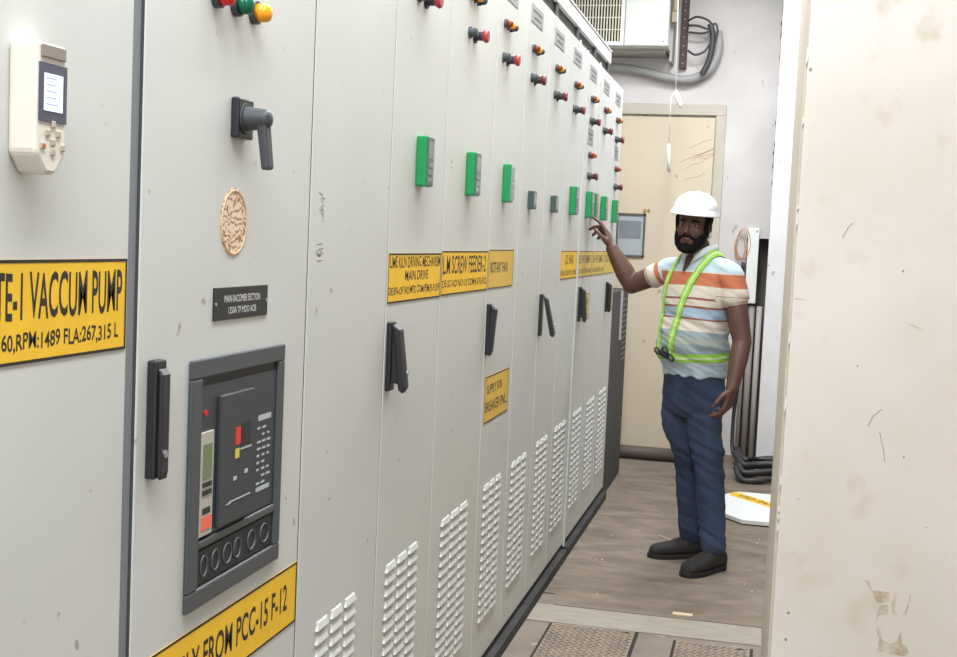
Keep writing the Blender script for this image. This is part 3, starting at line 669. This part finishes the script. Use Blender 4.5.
jt = MB(); jt.box(-0.735, -0.695, 8.50, 8.545, 2.985, 3.06); jt.cyl((-0.715, 8.52, 3.06), (-0.712, 8.52, 3.20), 0.026, 0.030)
tag(jt.build('pipe_fitting', mat('brass_grey', srgb(150, 140, 120), 0.5, metal=0.4), bevel=0.004), 'metal pipe fitting between air conditioner and strut', 'fitting')
# pull cords
cordm = mat('white_cord', srgb(232, 230, 226), 0.5)
r1 = tag(MB().tube([(-0.676, 8.2, 3.62), (-0.674, 8.2, 3.08), (-0.657, 8.2, 2.50)], 0.0035, seg=8).build('pull_cord', cordm, smooth=True), 'white pull cord ending in a stubby toggle over the door', 'cord', 'hanging cords')
MB().tube([(-0.657, 8.2, 2.50), (-0.650, 8.2, 2.47), (-0.625, 8.2, 2.41), (-0.618, 8.2, 2.385)], [0.008, 0.018, 0.018, 0.010], seg=12).build('toggle', cordm, r1, smooth=True)
r2 = tag(MB().tube([(-0.657, 8.2, 2.50), (-0.685, 8.2, 2.455), (-0.684, 8.2, 2.15)], 0.0028, seg=8).build('pull_cord', cordm, smooth=True), 'thin cord hanging lowest with a slim rod end', 'cord', 'hanging cords')
MB().cyl((-0.684, 8.2, 2.15), (-0.672, 8.2, 1.97), 0.011, seg=12).build('rod_end', cordm, r2, smooth=True)

# cable recess at the right: cover strip, pipes, cables
cv_ = tag(box('cable_cover_strip', WHITEMET, -0.153, -0.078, BACK-0.034, BACK-0.002, 1.120, 1.640, bevel=0.004), 'white vertical cable cover behind the left shoulder', 'cable cover')
MB().cyl((-0.095, BACK-0.036, 1.615), (-0.095, BACK-0.033, 1.615), 0.005).build('screw', DARKPL, cv_)
tag(box('recess_lining', mat('recess_dark', srgb(112, 106, 100), 0.9), -0.16, -0.012, BACK+0.28, BACK+0.299, 0, 1.57), kind='structure')
pipes = ((-0.146, 0.015, mat('pipe_grey', srgb(186, 178, 172), 0.5), 'pale grey upright pipe in the recess, leftmost'), (-0.100, 0.022, mat('pipe_taupe', srgb(160, 152, 146), 0.5), 'taupe upright pipe in the middle of the recess'), (-0.048, 0.019, mat('pipe_grey', srgb(186, 178, 172), 0.5), 'grey upright pipe in the recess beside the white pilaster'))
for x, r, m, lb in pipes:
    pp = MB(); pp.cyl((x, BACK+0.01, 0.0), (x, BACK+0.01, 1.10), r, seg=16)
    po = tag(pp.build('upright_pipe', m, smooth=True), lb, 'pipe', 'pipes in the recess')
    MB().cyl((x, BACK+0.02, 0.78), (x, BACK+0.02, 0.80), r*1.25, seg=16).build('clamp', DARKPL, po)
bc = MB(); bc.tube(spline([(-0.175, 8.77, 1.40), (-0.175, 8.74, 1.05), (-0.178, 8.65, 0.85), (-0.160, 8.60, 0.6), (-0.175, 8.58, 0.35), (-0.165, 8.5, 0.12), (-0.10, 8.38, 0.10), (0.0, 8.30, 0.12), (0.10, 8.3, 0.12)]), 0.013, seg=10)
tag(bc.build('hanging_cable', BLACKPL, smooth=True), 'black cable hanging down the wall behind the lowered hand', 'cable')
for k in range(6):
    y = 8.02+k*0.07; z = 0.028+(k % 3)*0.038
    q = MB(); q.tube(spline([(-0.13+0.02*math.sin(k*2), y+0.10, z+0.05), (-0.09, y-0.02, z), (0.0, y-0.03*math.cos(k), z), (0.10, y+0.02, z+0.01), (0.25, y, z)]), 0.020, seg=10)
    tag(q.build('floor_cable', mat('cable_black', srgb(52, 50, 50), 0.5), smooth=True), 'one of the thick black cables heaped behind the white floor panel', 'cable', 'heaped floor cables')
wr = MB()
for k in range(4):
    cx_, cz_ = -0.205+0.008*k, 1.50+0.01*k
    wr.tube([(cx_+(0.035+0.004*k)*math.cos(t), BACK-0.02-0.006*k, cz_+(0.085+0.006*k)*math.sin(t)) for t in (2*math.pi*i/24 for i in range(25))], 0.0025, seg=6)
tag(wr.build('wire_coil', mat('copper_wire_sheath', srgb(196, 150, 118), 0.6), smooth=True), 'coil of thin tan wire on the wall beside the white cable cover', 'wire')

# ------------------------------------------------------------------ the standing man
PO = Vector((-0.310, 5.85, 0.0)); PHI = math.radians(38)
PR = Vector((-math.cos(PHI), math.sin(PHI), 0)); PF = Vector((-math.sin(PHI), -math.cos(PHI), 0)); UP = Vector((0, 0, 1))
def P(r, f, z): return PO+PR*r+PF*f+UP*z
person = empty('person', tuple(PO), 'man in white hard hat and striped polo shirt reaching to the keypads', 'person')

def loft(mb, secs, seg=40, n=2.0):
    """secs: (z, centre_r, centre_f, half_r, half_f)"""
    rings = []
    for z, cr_, cf_, a, b in secs:
        ring = []
        for k in range(seg):
            t = 2*math.pi*k/seg; c, s_ = math.cos(t), math.sin(t)
            e = 2.0/n
            ring.append(P(cr_+a*math.copysign(abs(c)**e, c), cf_+b*math.copysign(abs(s_)**e, s_), z))
        rings.append(ring)
    mb.quadgrid(rings)
def interp(secs, m=6):
    out = []
    V = [Vector(s_[:3]).to_tuple()+tuple(s_[3:]) for s_ in secs]
    for i in range(len(V)-1):
        p0, p1, p2, p3 = V[max(i-1, 0)], V[i], V[i+1], V[min(i+2, len(V)-1)]
        for k in range(m):
            t = k/m
            out.append(tuple(0.5*((2*p1[j])+(-p0[j]+p2[j])*t+(2*p0[j]-5*p1[j]+4*p2[j]-p3[j])*t*t+(-p0[j]+3*p1[j]-3*p2[j]+p3[j])*t**3) for j in range(5)))
    out.append(V[-1]); return out
def limb(mb, pts, rs, seg=16, n=6):
    Q = []; R = []
    for i in range(len(pts)-1):
        for k in range(n):
            t = k/n; Q.append(Vector(pts[i]).lerp(Vector(pts[i+1]), t)); R.append(rs[i]+(rs[i+1]-rs[i])*t)
    Q.append(Vector(pts[-1])); R.append(rs[-1])
    for _ in range(2):
        Q = [Q[0]]+[(Q[i-1]+Q[i]*2+Q[i+1])/4 for i in range(1, len(Q)-1)]+[Q[-1]]
        R = [R[0]]+[(R[i-1]+R[i]*2+R[i+1])/4 for i in range(1, len(R)-1)]+[R[-1]]
    mb.tube(Q, R, seg=seg, round_ends=True)

# joints in the room
SH_R = P(0.185, 0.0, 1.375); SH_L = P(-0.185, 0.0, 1.375)
EL_R = Vector((-0.645, 6.04, 1.293)); WR_R = Vector((-0.748, 6.035, 1.462))
EL_L = Vector((-0.098, 5.70, 1.070)); WR_L = Vector((-0.128, 5.635, 0.865))

def hand(mb, wrist, d, palm, thumb_side, spread, curls, thumb_curl, sc_=1.0, tlen=1.0):
    """d fingers' direction, palm the way the palm faces, thumb_side towards the thumb"""
    d = d.normalized(); palm = (palm-d*palm.dot(d)).normalized(); t = d.cross(palm)
    if t.dot(thumb_side) < 0: t = -t
    kn = []
    for k in range(4):
        off = (1.5-k)*0.0205*sc_
        L_ = (0.088, 0.092, 0.088, 0.080)[k]*sc_
        kp_ = wrist+d*L_+t*off*1.02
        kn.append(kp_)
        mb.tube([wrist+t*off*0.55, wrist+d*L_*0.5+t*off*0.85, kp_], [0.014*sc_, 0.0135*sc_, 0.0105*sc_], seg=10, round_ends=True)
    lens = ((0.040, 0.024, 0.020), (0.044, 0.028, 0.021), (0.041, 0.026, 0.020), (0.032, 0.019, 0.018))
    for k in range(4):
        a = math.radians(spread*(1.5-k)); cur = d*math.cos(a)+t*math.sin(a); p = kn[k]; ang = 0; pts = [p-cur*0.01]; rs = [0.0112]
        pts.append(p); rs.append(0.0112)
        for j in range(3):
            ang += math.radians(curls[k][j]); dr = cur*math.cos(ang)+palm*math.sin(ang)
            p = p+dr*lens[k][j]*sc_; pts.append(p); rs.append((0.0103, 0.0094, 0.0082)[j])
        mb.tube(pts, [r*sc_ for r in rs], seg=10, round_ends=True)
    b0 = wrist+d*0.022*sc_+t*0.022*sc_+palm*0.006
    d1 = (d*0.62+t*0.75+palm*0.25).normalized(); d2 = (d*(0.85)+t*0.35+palm*thumb_curl).normalized(); d3 = (d*0.9+t*0.10+palm*thumb_curl*1.3).normalized()
    mb.tube([wrist+d*0.012, b0+d1*0.012, b0+d1*0.044*tlen, b0+d1*0.044*tlen+d2*0.032*tlen, b0+d1*0.044*tlen+d2*0.032*tlen+d3*0.026*tlen], [0.014*sc_, 0.0155*sc_, 0.0115*sc_, 0.0100*sc_, 0.0080*sc_], seg=10, round_ends=True)

SKIN = mat('brown_skin', srgb(92, 62, 50), 0.55, var=0.10, vscale=14, bump=0.02, bscale=80)
HAIRM = mat('black_hair', srgb(20, 16, 15), 0.9, bump=0.5, bscale=140); HAIRM.node_tree.nodes['Principled BSDF'].inputs['Specular IOR Level'].default_value = 0.15

# head frame: turned towards the camera
PSI = math.radians(14); HF = Vector((-math.sin(PSI), -math.cos(PSI), -0.04)).normalized(); HR = Vector((-math.cos(PSI), math.sin(PSI), 0.0)); HR = (HR+Vector((0, 0, 0.085))).normalized(); HU = HR.cross(HF)
if HU.z < 0: HU = -HU
HR = HF.cross(HU) if HF.cross(HU).dot(HR) > 0 else HU.cross(HF)
HC = Vector((-0.350, 5.812, 1.581))
def Hd(r, f, u): return HC+HR*r+HF*f+HU*u
HB = (HR, HF, HU)

body = MB()
# skull, face, jaw
body.sph(Hd(0, -0.012, 0.035), (0.074, 0.094, 0.086), HB)
body.sph(Hd(0, 0.024, -0.020), (0.064, 0.066, 0.076), HB)
body.sph(Hd(0, 0.036, -0.064), (0.049, 0.052, 0.042), HB)
body.sph(Hd(0, 0.064, -0.090), (0.024, 0.022, 0.018), HB)          # chin
for s_ in (-1, 1):
    body.sph(Hd(s_*0.038, 0.060, -0.018), (0.022, 0.020, 0.020), HB)   # cheek
    body.sph(Hd(s_*0.026, 0.078, 0.026), (0.022, 0.012, 0.008), HB)    # brow
    body.sph(Hd(s_*0.078, -0.006, -0.004), (0.008, 0.019, 0.031), HB)  # ear
    body.sph(Hd(s_*0.010, 0.092, -0.026), (0.009, 0.010, 0.008), HB)   # nostril wing
body.tube([Hd(0, 0.084, 0.020), Hd(0, 0.094, 0.0), Hd(0, 0.104, -0.020)], [0.007, 0.0085, 0.011], seg=12, round_ends=True)
body.sph(Hd(0, 0.084, -0.052), (0.022, 0.010, 0.0055), HB)
body.sph(Hd(0, 0.082, -0.060), (0.019, 0.010, 0.0065), HB)
# neck
limb(body, [P(0.0, -0.010, 1.38), P(0.002, 0.012, 1.46), Hd(0, -0.022, -0.060), Hd(0, -0.02, -0.01)], [0.070, 0.062, 0.058, 0.058])
# trunk and legs under the clothes
loft(body, interp([(0.84, 0, 0, 0.13, 0.10), (1.04, 0, 0.025, 0.140, 0.115), (1.25, 0, 0.0, 0.150, 0.095), (1.38, 0, -0.005, 0.145, 0.065), (1.43, 0, -0.005, 0.07, 0.05)]))
limb(body, [P(0.12, -0.005, 1.365), SH_R-PR*0.012], [0.040, 0.042]); limb(body, [P(-0.12, -0.005, 1.365), SH_L+PR*0.015-UP*0.015], [0.040, 0.040])
limb(body, [SH_R, SH_R.lerp(EL_R, 0.45), EL_R], [0.052, 0.050, 0.046])
fm = EL_R.lerp(WR_R, 0.35)
limb(body, [EL_R, fm, EL_R.lerp(WR_R, 0.75), WR_R], [0.046, 0.048, 0.039, 0.031])
limb(body, [SH_L+PR*0.012-UP*0.02, SH_L.lerp(EL_L, 0.30), SH_L.lerp(EL_L, 0.6), EL_L], [0.040, 0.048, 0.050, 0.043])
limb(body, [EL_L, EL_L.lerp(WR_L, 0.35), EL_L.lerp(WR_L, 0.75), WR_L], [0.043, 0.044, 0.035, 0.029])
# right hand: reaching up to the keypad, index finger leading; left hand hanging, lightly curled
hand(body, WR_R, Vector((-0.26, 0.20, 0.66)), Vector((-0.62, 0.05, -0.28)), Vector((-0.5, -1.0, -0.2)), 6,
     ((12, 16, 10), (38, 38, 22), (50, 42, 26), (54, 44, 28)), 0.35, sc_=1.0, tlen=1.0)
hand(body, WR_L, Vector((-0.16, -0.05, -0.85)), Vector((-0.85, 0.35, 0.0)), Vector((-0.5, -0.9, -0.1)), 3,
     ((24, 30, 18), (28, 34, 20), (32, 36, 22), (36, 38, 24)), 0.3)
# feet positions
AN_R = Vector((-0.283, 5.945, 0.085)); AN_L = Vector((-0.172, 5.730, 0.085))
HP_R = P(0.085, 0.0, 0.86); HP_L = P(-0.085, 0.0, 0.86)
KN_R = Vector((-0.312, 5.90, 0.485)); KN_L = Vector((-0.215, 5.765, 0.485))
for a, b, c in ((HP_R, KN_R, AN_R), (HP_L, KN_L, AN_L)): limb(body, [a, b, c], [0.045, 0.040, 0.035])
bo = body.build('body', SKIN, person, voxel=0.0048, relax=3)

# ---- eyes, hair, beard, moustache
EYEW = mat('eye_white', srgb(150, 138, 128), 0.4); EYED = mat('dark_iris', srgb(24, 16, 12), 0.2)
for s_ in (-1, 1):
    e = MB().sph(Hd(s_*0.030, 0.0705, 0.008), (0.0120, 0.0125, 0.0058), HB, seg=16, rings=10).build('eye', EYEW, person, smooth=True)
    MB().sph(Hd(s_*0.030-0.001, 0.0795, 0.008), (0.0058, 0.0045, 0.0050), HB, seg=12, rings=8).build('iris', EYED, e, smooth=True)
    MB().tube([Hd(s_*0.014, 0.087, 0.025), Hd(s_*0.030, 0.089, 0.030), Hd(s_*0.050, 0.075, 0.024)], [0.003, 0.0045, 0.0025], seg=8, round_ends=True).build('eyebrow', HAIRM, person, smooth=True)
hr = MB()
hr.sph(Hd(0, -0.022, 0.040), (0.080, 0.094, 0.088), HB)
hr.sph(Hd(0, -0.060, -0.010), (0.066, 0.050, 0.060), HB)
for s_ in (-1, 1): hr.tube([Hd(s_*0.073, 0.022, 0.040), Hd(s_*0.071, 0.026, 0.010), Hd(s_*0.066, 0.030, -0.022)], [0.012, 0.010, 0.009], seg=10, round_ends=True)
hr.build('hair', HAIRM, person, voxel=0.006, relax=2)
br = MB()
for s_ in (-1, 1):
    br.tube([Hd(s_*0.067, 0.022, -0.020), Hd(s_*0.060, 0.034, -0.052), Hd(s_*0.045, 0.052, -0.080), Hd(s_*0.022, 0.074, -0.098), Hd(0, 0.082, -0.103)], [0.010, 0.015, 0.019, 0.020, 0.020], seg=12, round_ends=True)
    br.tube([Hd(0, 0.0945, -0.041), Hd(s_*0.020, 0.088, -0.043), Hd(s_*0.036, 0.074, -0.055), Hd(s_*0.036, 0.068, -0.076)], [0.005, 0.006, 0.007, 0.010], seg=10, round_ends=True)
    br.tube([Hd(s_*0.052, 0.050, -0.040), Hd(s_*0.042, 0.062, -0.062)], [0.011, 0.013], seg=10, round_ends=True)
br.sph(Hd(0, 0.078, -0.084), (0.018, 0.018, 0.014), HB)
br.sph(Hd(0, 0.045, -0.105), (0.038, 0.045, 0.018), HB)
br.build('beard', HAIRM, person, voxel=0.0042, relax=2)
MB().tube([Hd(-0.014, 0.0935, -0.0545), Hd(0, 0.0955, -0.054), Hd(0.014, 0.0935, -0.0545)], [0.003, 0.0042, 0.003], seg=8, round_ends=True).build('lips', mat('lip_brown', srgb(112, 68, 60), 0.45), person, smooth=True)

# ---- hard hat
HATM = mat('white_hat_plastic', srgb(244, 244, 246), 0.3)
hat = MB(); rows = []
for i in range(15):
    t = math.pi/2*i/14
    ring = []
    for k in range(64):
        a = 2*math.pi*k/64
        rad = math.cos(t)**0.74
        r_, f_ = 0.100*rad*math.cos(a), 0.128*rad*math.sin(a)-0.004
        u = 0.068+0.090*math.sin(t)
        rib = 0.006*max(0, 1-abs(r_)/0.011)+0.0045*max(0, 1-abs(abs(r_)-0.036)/0.009)
        u += rib*min(1.0, math.sin(t)*2.2)
        ring.append(Hd(r_, f_, u))
    rows.append(ring)
hat.quadgrid(rows)
hato = hat.build('hard_hat', HATM, person, smooth=True)
bm_ = MB(); rows = []
for (g, du) in ((0.0, 0.012), (0.003, 0.002), (0.008, -0.010), (0.009, -0.014), (0.003, -0.012), (-0.006, 0.0), (-0.006, 0.008)):
    ring = []
    for k in range(64):
        a = 2*math.pi*k/64; fr_ = max(0, math.sin(a))**2
        gg = g+(0.018*fr_ if g > 0.002 else 0)
        ring.append(Hd((0.101+gg)*math.cos(a), (0.129+gg)*math.sin(a)-0.004, 0.068+du-(0.008*fr_ if g > 0.01 else 0)))
    rows.append(ring)
rows.append(rows[0])
bm_.quadgrid(rows, caps=False)
bm_.build('brim', HATM, hato, smooth=True)
sp = MB()
sp.tube(spline([Hd(-0.082, 0.010, 0.050), Hd(-0.084, 0.006, 0.0), Hd(-0.076, 0.018, -0.050), Hd(-0.050, 0.040, -0.095), Hd(0.0, 0.050, -0.122)], 5), 0.0035, seg=6)
sp.build('chin_strap', BLACKPL, hato)
MB().sph(Hd(-0.088, 0.012, -0.030), (0.006, 0.009, 0.013), HB, seg=10, rings=8).build('strap_clip', mat('clip_pale', srgb(206, 206, 202), 0.4), hato)

# ---- polo shirt with horizontal stripes
TORSO = [(0.890, 0, 0.002, 0.154, 0.122), (0.92, 0, 0.004, 0.158, 0.128), (0.97, 0, 0.012, 0.164, 0.142), (1.03, 0, 0.020, 0.168, 0.152), (1.10, 0, 0.018, 0.168, 0.148), (1.18, 0, 0.012, 0.168, 0.138),
         (1.26, 0, 0.008, 0.176, 0.130), (1.33, 0, 0.0, 0.180, 0.118), (1.385, 0, -0.006, 0.170, 0.098), (1.425, 0, -0.008, 0.135, 0.078), (1.455, 0, -0.006, 0.100, 0.066), (1.480, 0, -0.004, 0.074, 0.060)]
sh_ = MB(); loft(sh_, interp(TORSO, 5), n=2.25)
slR = SH_R.lerp(EL_R, 0.36); slL = SH_L.lerp(EL_L, 0.34)
limb(sh_, [P(0.10, -0.005, 1.385), SH_R-PR*0.012, SH_R.lerp(EL_R, 0.25), slR], [0.064, 0.062, 0.058, 0.060])
limb(sh_, [P(-0.10, -0.005, 1.385), SH_L+PR*0.008, SH_L.lerp(EL_L, 0.22), slL], [0.064, 0.062, 0.061, 0.065])
# fabric colours by height on the trunk, along the arm on the raised sleeve
SHM = bpy.data.materials.new('striped_polo_fabric'); SHM.use_nodes = True; nt = SHM.node_tree
at = nt.nodes.new('ShaderNodeAttribute'); at.attribute_name = 'stripe'
rp = nt.nodes.new('ShaderNodeValToRGB'); rp.color_ramp.interpolation = 'CONSTANT'
PALE, ORG, CRM, BRN, BLU, GRB, GRN = srgb(176, 192, 201), srgb(178, 104, 72), srgb(200, 190, 176), srgb(136, 84, 70), srgb(146, 162, 180), srgb(142, 156, 160), srgb(156, 164, 154)
stops = [(0.0, PALE), (0.955, srgb(205, 214, 212)), (0.985, GRB), (1.045, GRN), (1.075, GRB), (1.104, CRM), (1.156, BRN), (1.163, BLU), (1.208, BRN), (1.216, CRM), (1.246, BRN), (1.255, CRM), (1.312, ORG), (1.372, CRM), (1.378, PALE)]
els = rp.color_ramp.elements
els[0].position = 0; els[0].color = stops[0][1]; els[1].position = 0.999; els[1].color = PALE
for z, c in stops[1:]:
    el = els.new((z-0.85)/0.65); el.color = c
nt.links.new(at.outputs['Fac'], rp.inputs[0]); nt.links.new(rp.outputs[0], nt.nodes['Principled BSDF'].inputs['Base Color'])
nt.nodes['Principled BSDF'].inputs['Roughness'].default_value = 0.85
shirt = sh_.build('polo_shirt', SHM, person, voxel=0.006, relax=5)
def finish_cloth(o, folds):
    me = o.data; off = wloc(o)
    nr = [v.normal.copy() for v in me.vertices]
    for v, n_ in zip(me.vertices, nr):
        v.co += n_*folds(v.co+off, n_)
def limb_t(p, a, b):
    d = b-a; return (p-a).dot(d)/d.length_squared, ((p-a)-d*((p-a).dot(d)/d.length_squared)).length
def shirt_folds(p, n_):
    t, dist = limb_t(p, SH_L, EL_L)
    amp = 0.005 if (p.z > 1.18 or (0 < t < 0.6 and dist < 0.085)) else 0.011
    q = Vector((p.x*7+p.y*5, p.y*3, p.z*26+p.x*12))
    f = noise.noise(q)*amp+noise.noise(q*2.1)*amp*0.4
    if p.z < 0.93: f += 0.006*math.sin((p.x*1.2-p.y)*60)*(0.93-p.z)/0.06
    return f
finish_cloth(shirt, shirt_folds)
off = wloc(shirt); atr = shirt.data.attributes.new('stripe', 'FLOAT', 'POINT')
tR, tL = (EL_R-SH_R).length, (EL_L-SH_L).length
for i, v in enumerate(shirt.data.vertices):
    p = v.co+off; z = p.z+0.010*noise.noise(p*5)
    t, dist = limb_t(p, SH_R, EL_R)
    if t > 0.10 and dist < 0.095:
        m_ = t*tR                                        # along the raised sleeve
        z = 1.40 if m_ < 0.035 else (1.34 if m_ < 0.058 else (1.28 if m_ < 0.100 else (1.25 if m_ < 0.106 else 1.28)))
    else:
        t, dist = limb_t(p, SH_L, EL_L)
        if 0.02 < t < 0.44 and dist < 0.09 and (p-PO).dot(PR) < -0.15:
            z = p.z+0.004
            if z < 1.300: z = 1.28 if not (1.268 < z < 1.277) else 1.25
            if z < 1.24: z = 1.28
    atr.data[i].value = min(0.998, max(0.0, (z-0.85)/0.65))
co = MB()
for s_ in (-1, 1):
    pts = spline([P(s_*0.006, 0.070, 1.432), P(s_*0.040, 0.062, 1.458), P(s_*0.068, 0.030, 1.482), P(s_*0.070, -0.015, 1.490), P(s_*0.040, -0.060, 1.488), P(0, -0.072, 1.486)], 5)
    rows = []
    for k, q in enumerate(pts):
        o_ = (q-P(0, 0, q.z)); o_.z = 0; o_ = o_.normalized(); hgt = 0.034
        rows.append([q+UP*0.012-o_*0.004, q+UP*0.014+o_*0.002, q+o_*0.012-UP*hgt*0.7, q+o_*0.008-UP*hgt*0.72])
    co.quadgrid(rows)
co.build('collar', mat('pale_collar', srgb(206, 214, 212), 0.85), shirt, smooth=True)
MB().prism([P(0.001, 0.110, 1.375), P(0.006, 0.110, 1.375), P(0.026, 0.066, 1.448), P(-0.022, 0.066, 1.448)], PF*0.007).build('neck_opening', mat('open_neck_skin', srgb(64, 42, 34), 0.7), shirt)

# ---- jeans
JM = mat('blue_denim', srgb(32, 42, 64), 0.9, var=0.0, vscale=5, col2=srgb(54, 68, 92), bump=0.15, bscale=90, stretch=(1, 1, 0.6))
je = MB()
loft(je, interp([(0.915, 0, 0.0, 0.144, 0.114), (0.86, 0, 0.0, 0.150, 0.118), (0.80, 0, -0.004, 0.154, 0.120), (0.74, 0, -0.004, 0.156, 0.112), (0.70, 0, -0.004, 0.12, 0.09)], 5), n=2.3)
limb(je, [P(0.080, -0.002, 0.80), P(0.078, 0.004, 0.66), KN_R+UP*0.02, KN_R.lerp(AN_R, 0.5), AN_R+UP*0.040], [0.084, 0.083, 0.072, 0.066, 0.062])
limb(je, [P(-0.080, -0.002, 0.80), P(-0.078, 0.004, 0.66), KN_L+UP*0.02, KN_L.lerp(AN_L, 0.5), AN_L+UP*0.045], [0.084, 0.083, 0.070, 0.066, 0.062])
jeans = je.build('jeans', JM, person, voxel=0.0065, relax=4)
def jean_folds(p, n_):
    a = 0.0035+0.009*max(0, 1-abs(p.z-0.50)/0.14)+0.006*max(0, 1-abs(p.z-0.17)/0.10)+0.004*max(0, 1-abs(p.z-0.72)/0.08)
    q = Vector((p.x*5-p.y*4, p.y*4, p.z*30+p.x*14))
    return noise.noise(q)*a+noise.noise(q*1.9)*a*0.4
finish_cloth(jeans, jean_folds)

# ---- shoes
SHO = mat('black_suede', srgb(40, 36, 34), 0.8, var=0.15, vscale=20, bump=0.1, bscale=60); SOL = mat('shoe_sole', srgb(28, 26, 25), 0.7)
def shoe(an, ang):
    d = Vector((-math.sin(ang), -math.cos(ang), 0)); s_ = Vector((math.cos(ang), -math.sin(ang), 0))
    c0_ = Vector((an.x, an.y, 0))
    S = lambda a, b, z: c0_+d*a+s_*b+UP*z
    m = MB()
    prof = [(-0.075, 0.026, 0.075), (-0.065, 0.037, 0.098), (-0.03, 0.041, 0.112), (0.02, 0.043, 0.108), (0.06, 0.047, 0.098), (0.10, 0.051, 0.084), (0.14, 0.051, 0.076), (0.175, 0.046, 0.070), (0.198, 0.033, 0.058), (0.208, 0.014, 0.040)]
    rings = []
    for a, hw, h in prof:
        ring = []
        for k in range(20):
            t = 2*math.pi*k/20; c, sn = math.cos(t), math.sin(t)
            ring.append(S(a, hw*math.copysign(abs(c)**0.75, c), 0.018+(h-0.018)*(0.5+0.5*math.copysign(abs(sn)**0.8, sn))))
        rings.append(ring)
    m.quadgrid(rings)
    m.tube([S(-0.022, 0, 0.08), S(-0.022, 0, 0.135)], [0.042, 0.046], seg=20)
    o = m.build('shoe', SHO, person, voxel=0.004, relax=3)
    so = MB(); out = [(-0.083, 0.0), (-0.078, 0.026), (-0.05, 0.042), (0.0, 0.042), (0.06, 0.047), (0.12, 0.054), (0.17, 0.050), (0.202, 0.034), (0.215, 0.012), (0.215, -0.012), (0.202, -0.034), (0.17, -0.050), (0.12, -0.052), (0.06, -0.044), (0.0, -0.042), (-0.05, -0.042), (-0.078, -0.026)]
    so.prism([S(a, b, 0.0065) for a, b in out], (0, 0, 0.022)); so.build('sole', SOL, o, bevel=0.004)
    for k in range(4):
        a = 0.035+k*0.020; z = 0.110-k*0.0085
        MB().tube([S(a, -0.022, z-0.006), S(a+0.004, 0, z+0.004), S(a, 0.022, z-0.006)], 0.0026, seg=6).build('lace', mat('dark_lace', srgb(70, 56, 50), 0.8), o)
shoe(AN_R, math.radians(66)); shoe(AN_L, math.radians(34))

# ---- reflective harness: straps draped on the shirt
LIME = mat('lime_webbing', srgb(138, 194, 52), 0.75); SILV = mat('reflective_tape', srgb(186, 208, 150), 0.45)
bvh = BVHTree.FromPolygons([v.co+off for v in shirt.data.vertices], [tuple(p.vertices) for p in shirt.data.polygons])
def strap(path, wid, name, par):
    pts = spline(path, 10); n = len(pts)
    cen = []
    for q in pts:
        l, nn, _, _ = bvh.find_nearest(q); cen.append((l, nn))
    for _ in range(6):
        cen = [cen[0]]+[((cen[i-1][0]+cen[i][0]*2+cen[i+1][0])/4, (cen[i-1][1]+cen[i][1]+cen[i+1][1]).normalized()) for i in range(1, n-1)]+[cen[-1]]
    def ribbon(w_, lift, th, nm, m, parent):
        rows = []
        for i in range(n):
            c, nn = cen[i]; tg = (cen[min(i+1, n-1)][0]-cen[max(i-1, 0)][0]).normalized(); sd = tg.cross(nn).normalized(); nn = sd.cross(tg).normalized()
            top = []
            for j in range(5):
                q = c+sd*w_*(j/4-0.5); l, n2, _, _ = bvh.find_nearest(q)
                dd = (q-l).dot(nn); top.append(l+nn*(lift+0.002) if (l-q).length < 0.02 else q+nn*lift)
            rows.append(top+[t_+nn*th for t_ in top[::-1]])
        mb = MB(); mb.quadgrid(rows); return mb.build(nm, m, parent, smooth=False)
    o = ribbon(wid, 0.0015, 0.003, name, LIME, par)
    ribbon(wid*0.34, 0.0048, 0.0012, 'reflective_tape', SILV, o)
    return o
hn = strap([P(-0.075, -0.10, 1.30), P(-0.085, -0.075, 1.40), P(-0.088, -0.005, 1.46), P(-0.080, 0.06, 1.42), P(-0.055, 0.12, 1.34), P(-0.025, 0.14, 1.22), P(-0.008, 0.175, 1.10), P(0.004, 0.185, 1.00)], 0.036, 'harness_strap', person)
hn2 = strap([P(0.075, -0.10, 1.30), P(0.090, -0.075, 1.40), P(0.092, -0.005, 1.45), P(0.092, 0.06, 1.42), P(0.098, 0.11, 1.34), P(0.100, 0.125, 1.22), P(0.098, 0.155, 1.10), P(0.080, 0.165, 1.005)], 0.030, 'harness_strap', person)
ell = lambda th, z: P(0.175*math.cos(th), 0.022+0.158*math.sin(th), z)
hn3 = strap([ell(math.radians(a), 0.985+0.012*math.sin(math.radians(a+200))) for a in (84, 110, 140, 170, 200, 240, 280, 320, 360, 395, 425)], 0.036, 'harness_belt', person)
# black buckle joining the straps on the belly
def onshirt(q, lift=0.0):
    l, nn, _, _ = bvh.find_nearest(q); return l+nn*lift, nn
bk_ = MB()
c1_, n1 = onshirt(P(0.040, 0.17, 0.990), 0.010); tt = (onshirt(P(0.085, 0.16, 1.003))[0]-onshirt(P(0.0, 0.18, 0.978))[0]).normalized(); vv = n1.cross(tt).normalized()
if vv.z < 0: vv = -vv
bk_.prism([c1_+tt*a+vv*b-n1*0.006 for a, b in ((-0.030, -0.018), (0.030, -0.014), (0.034, 0.012), (-0.026, 0.016))], n1*0.012)
buckle = bk_.build('harness_buckle', BLACKPL, person, bevel=0.003)
for a, rr_ in ((-0.050, 0.020), (0.046, 0.018), (-0.012, 0.019)):
    ring = [c1_+tt*(a+rr_*math.cos(t))+vv*((0.024 if a == -0.012 else 0)+rr_*0.85*math.sin(t)) for t in (2*math.pi*i/20 for i in range(21))]
    MB().tube(ring, 0.0042, seg=8).build('buckle_ring', BLACKPL, buckle, smooth=True)
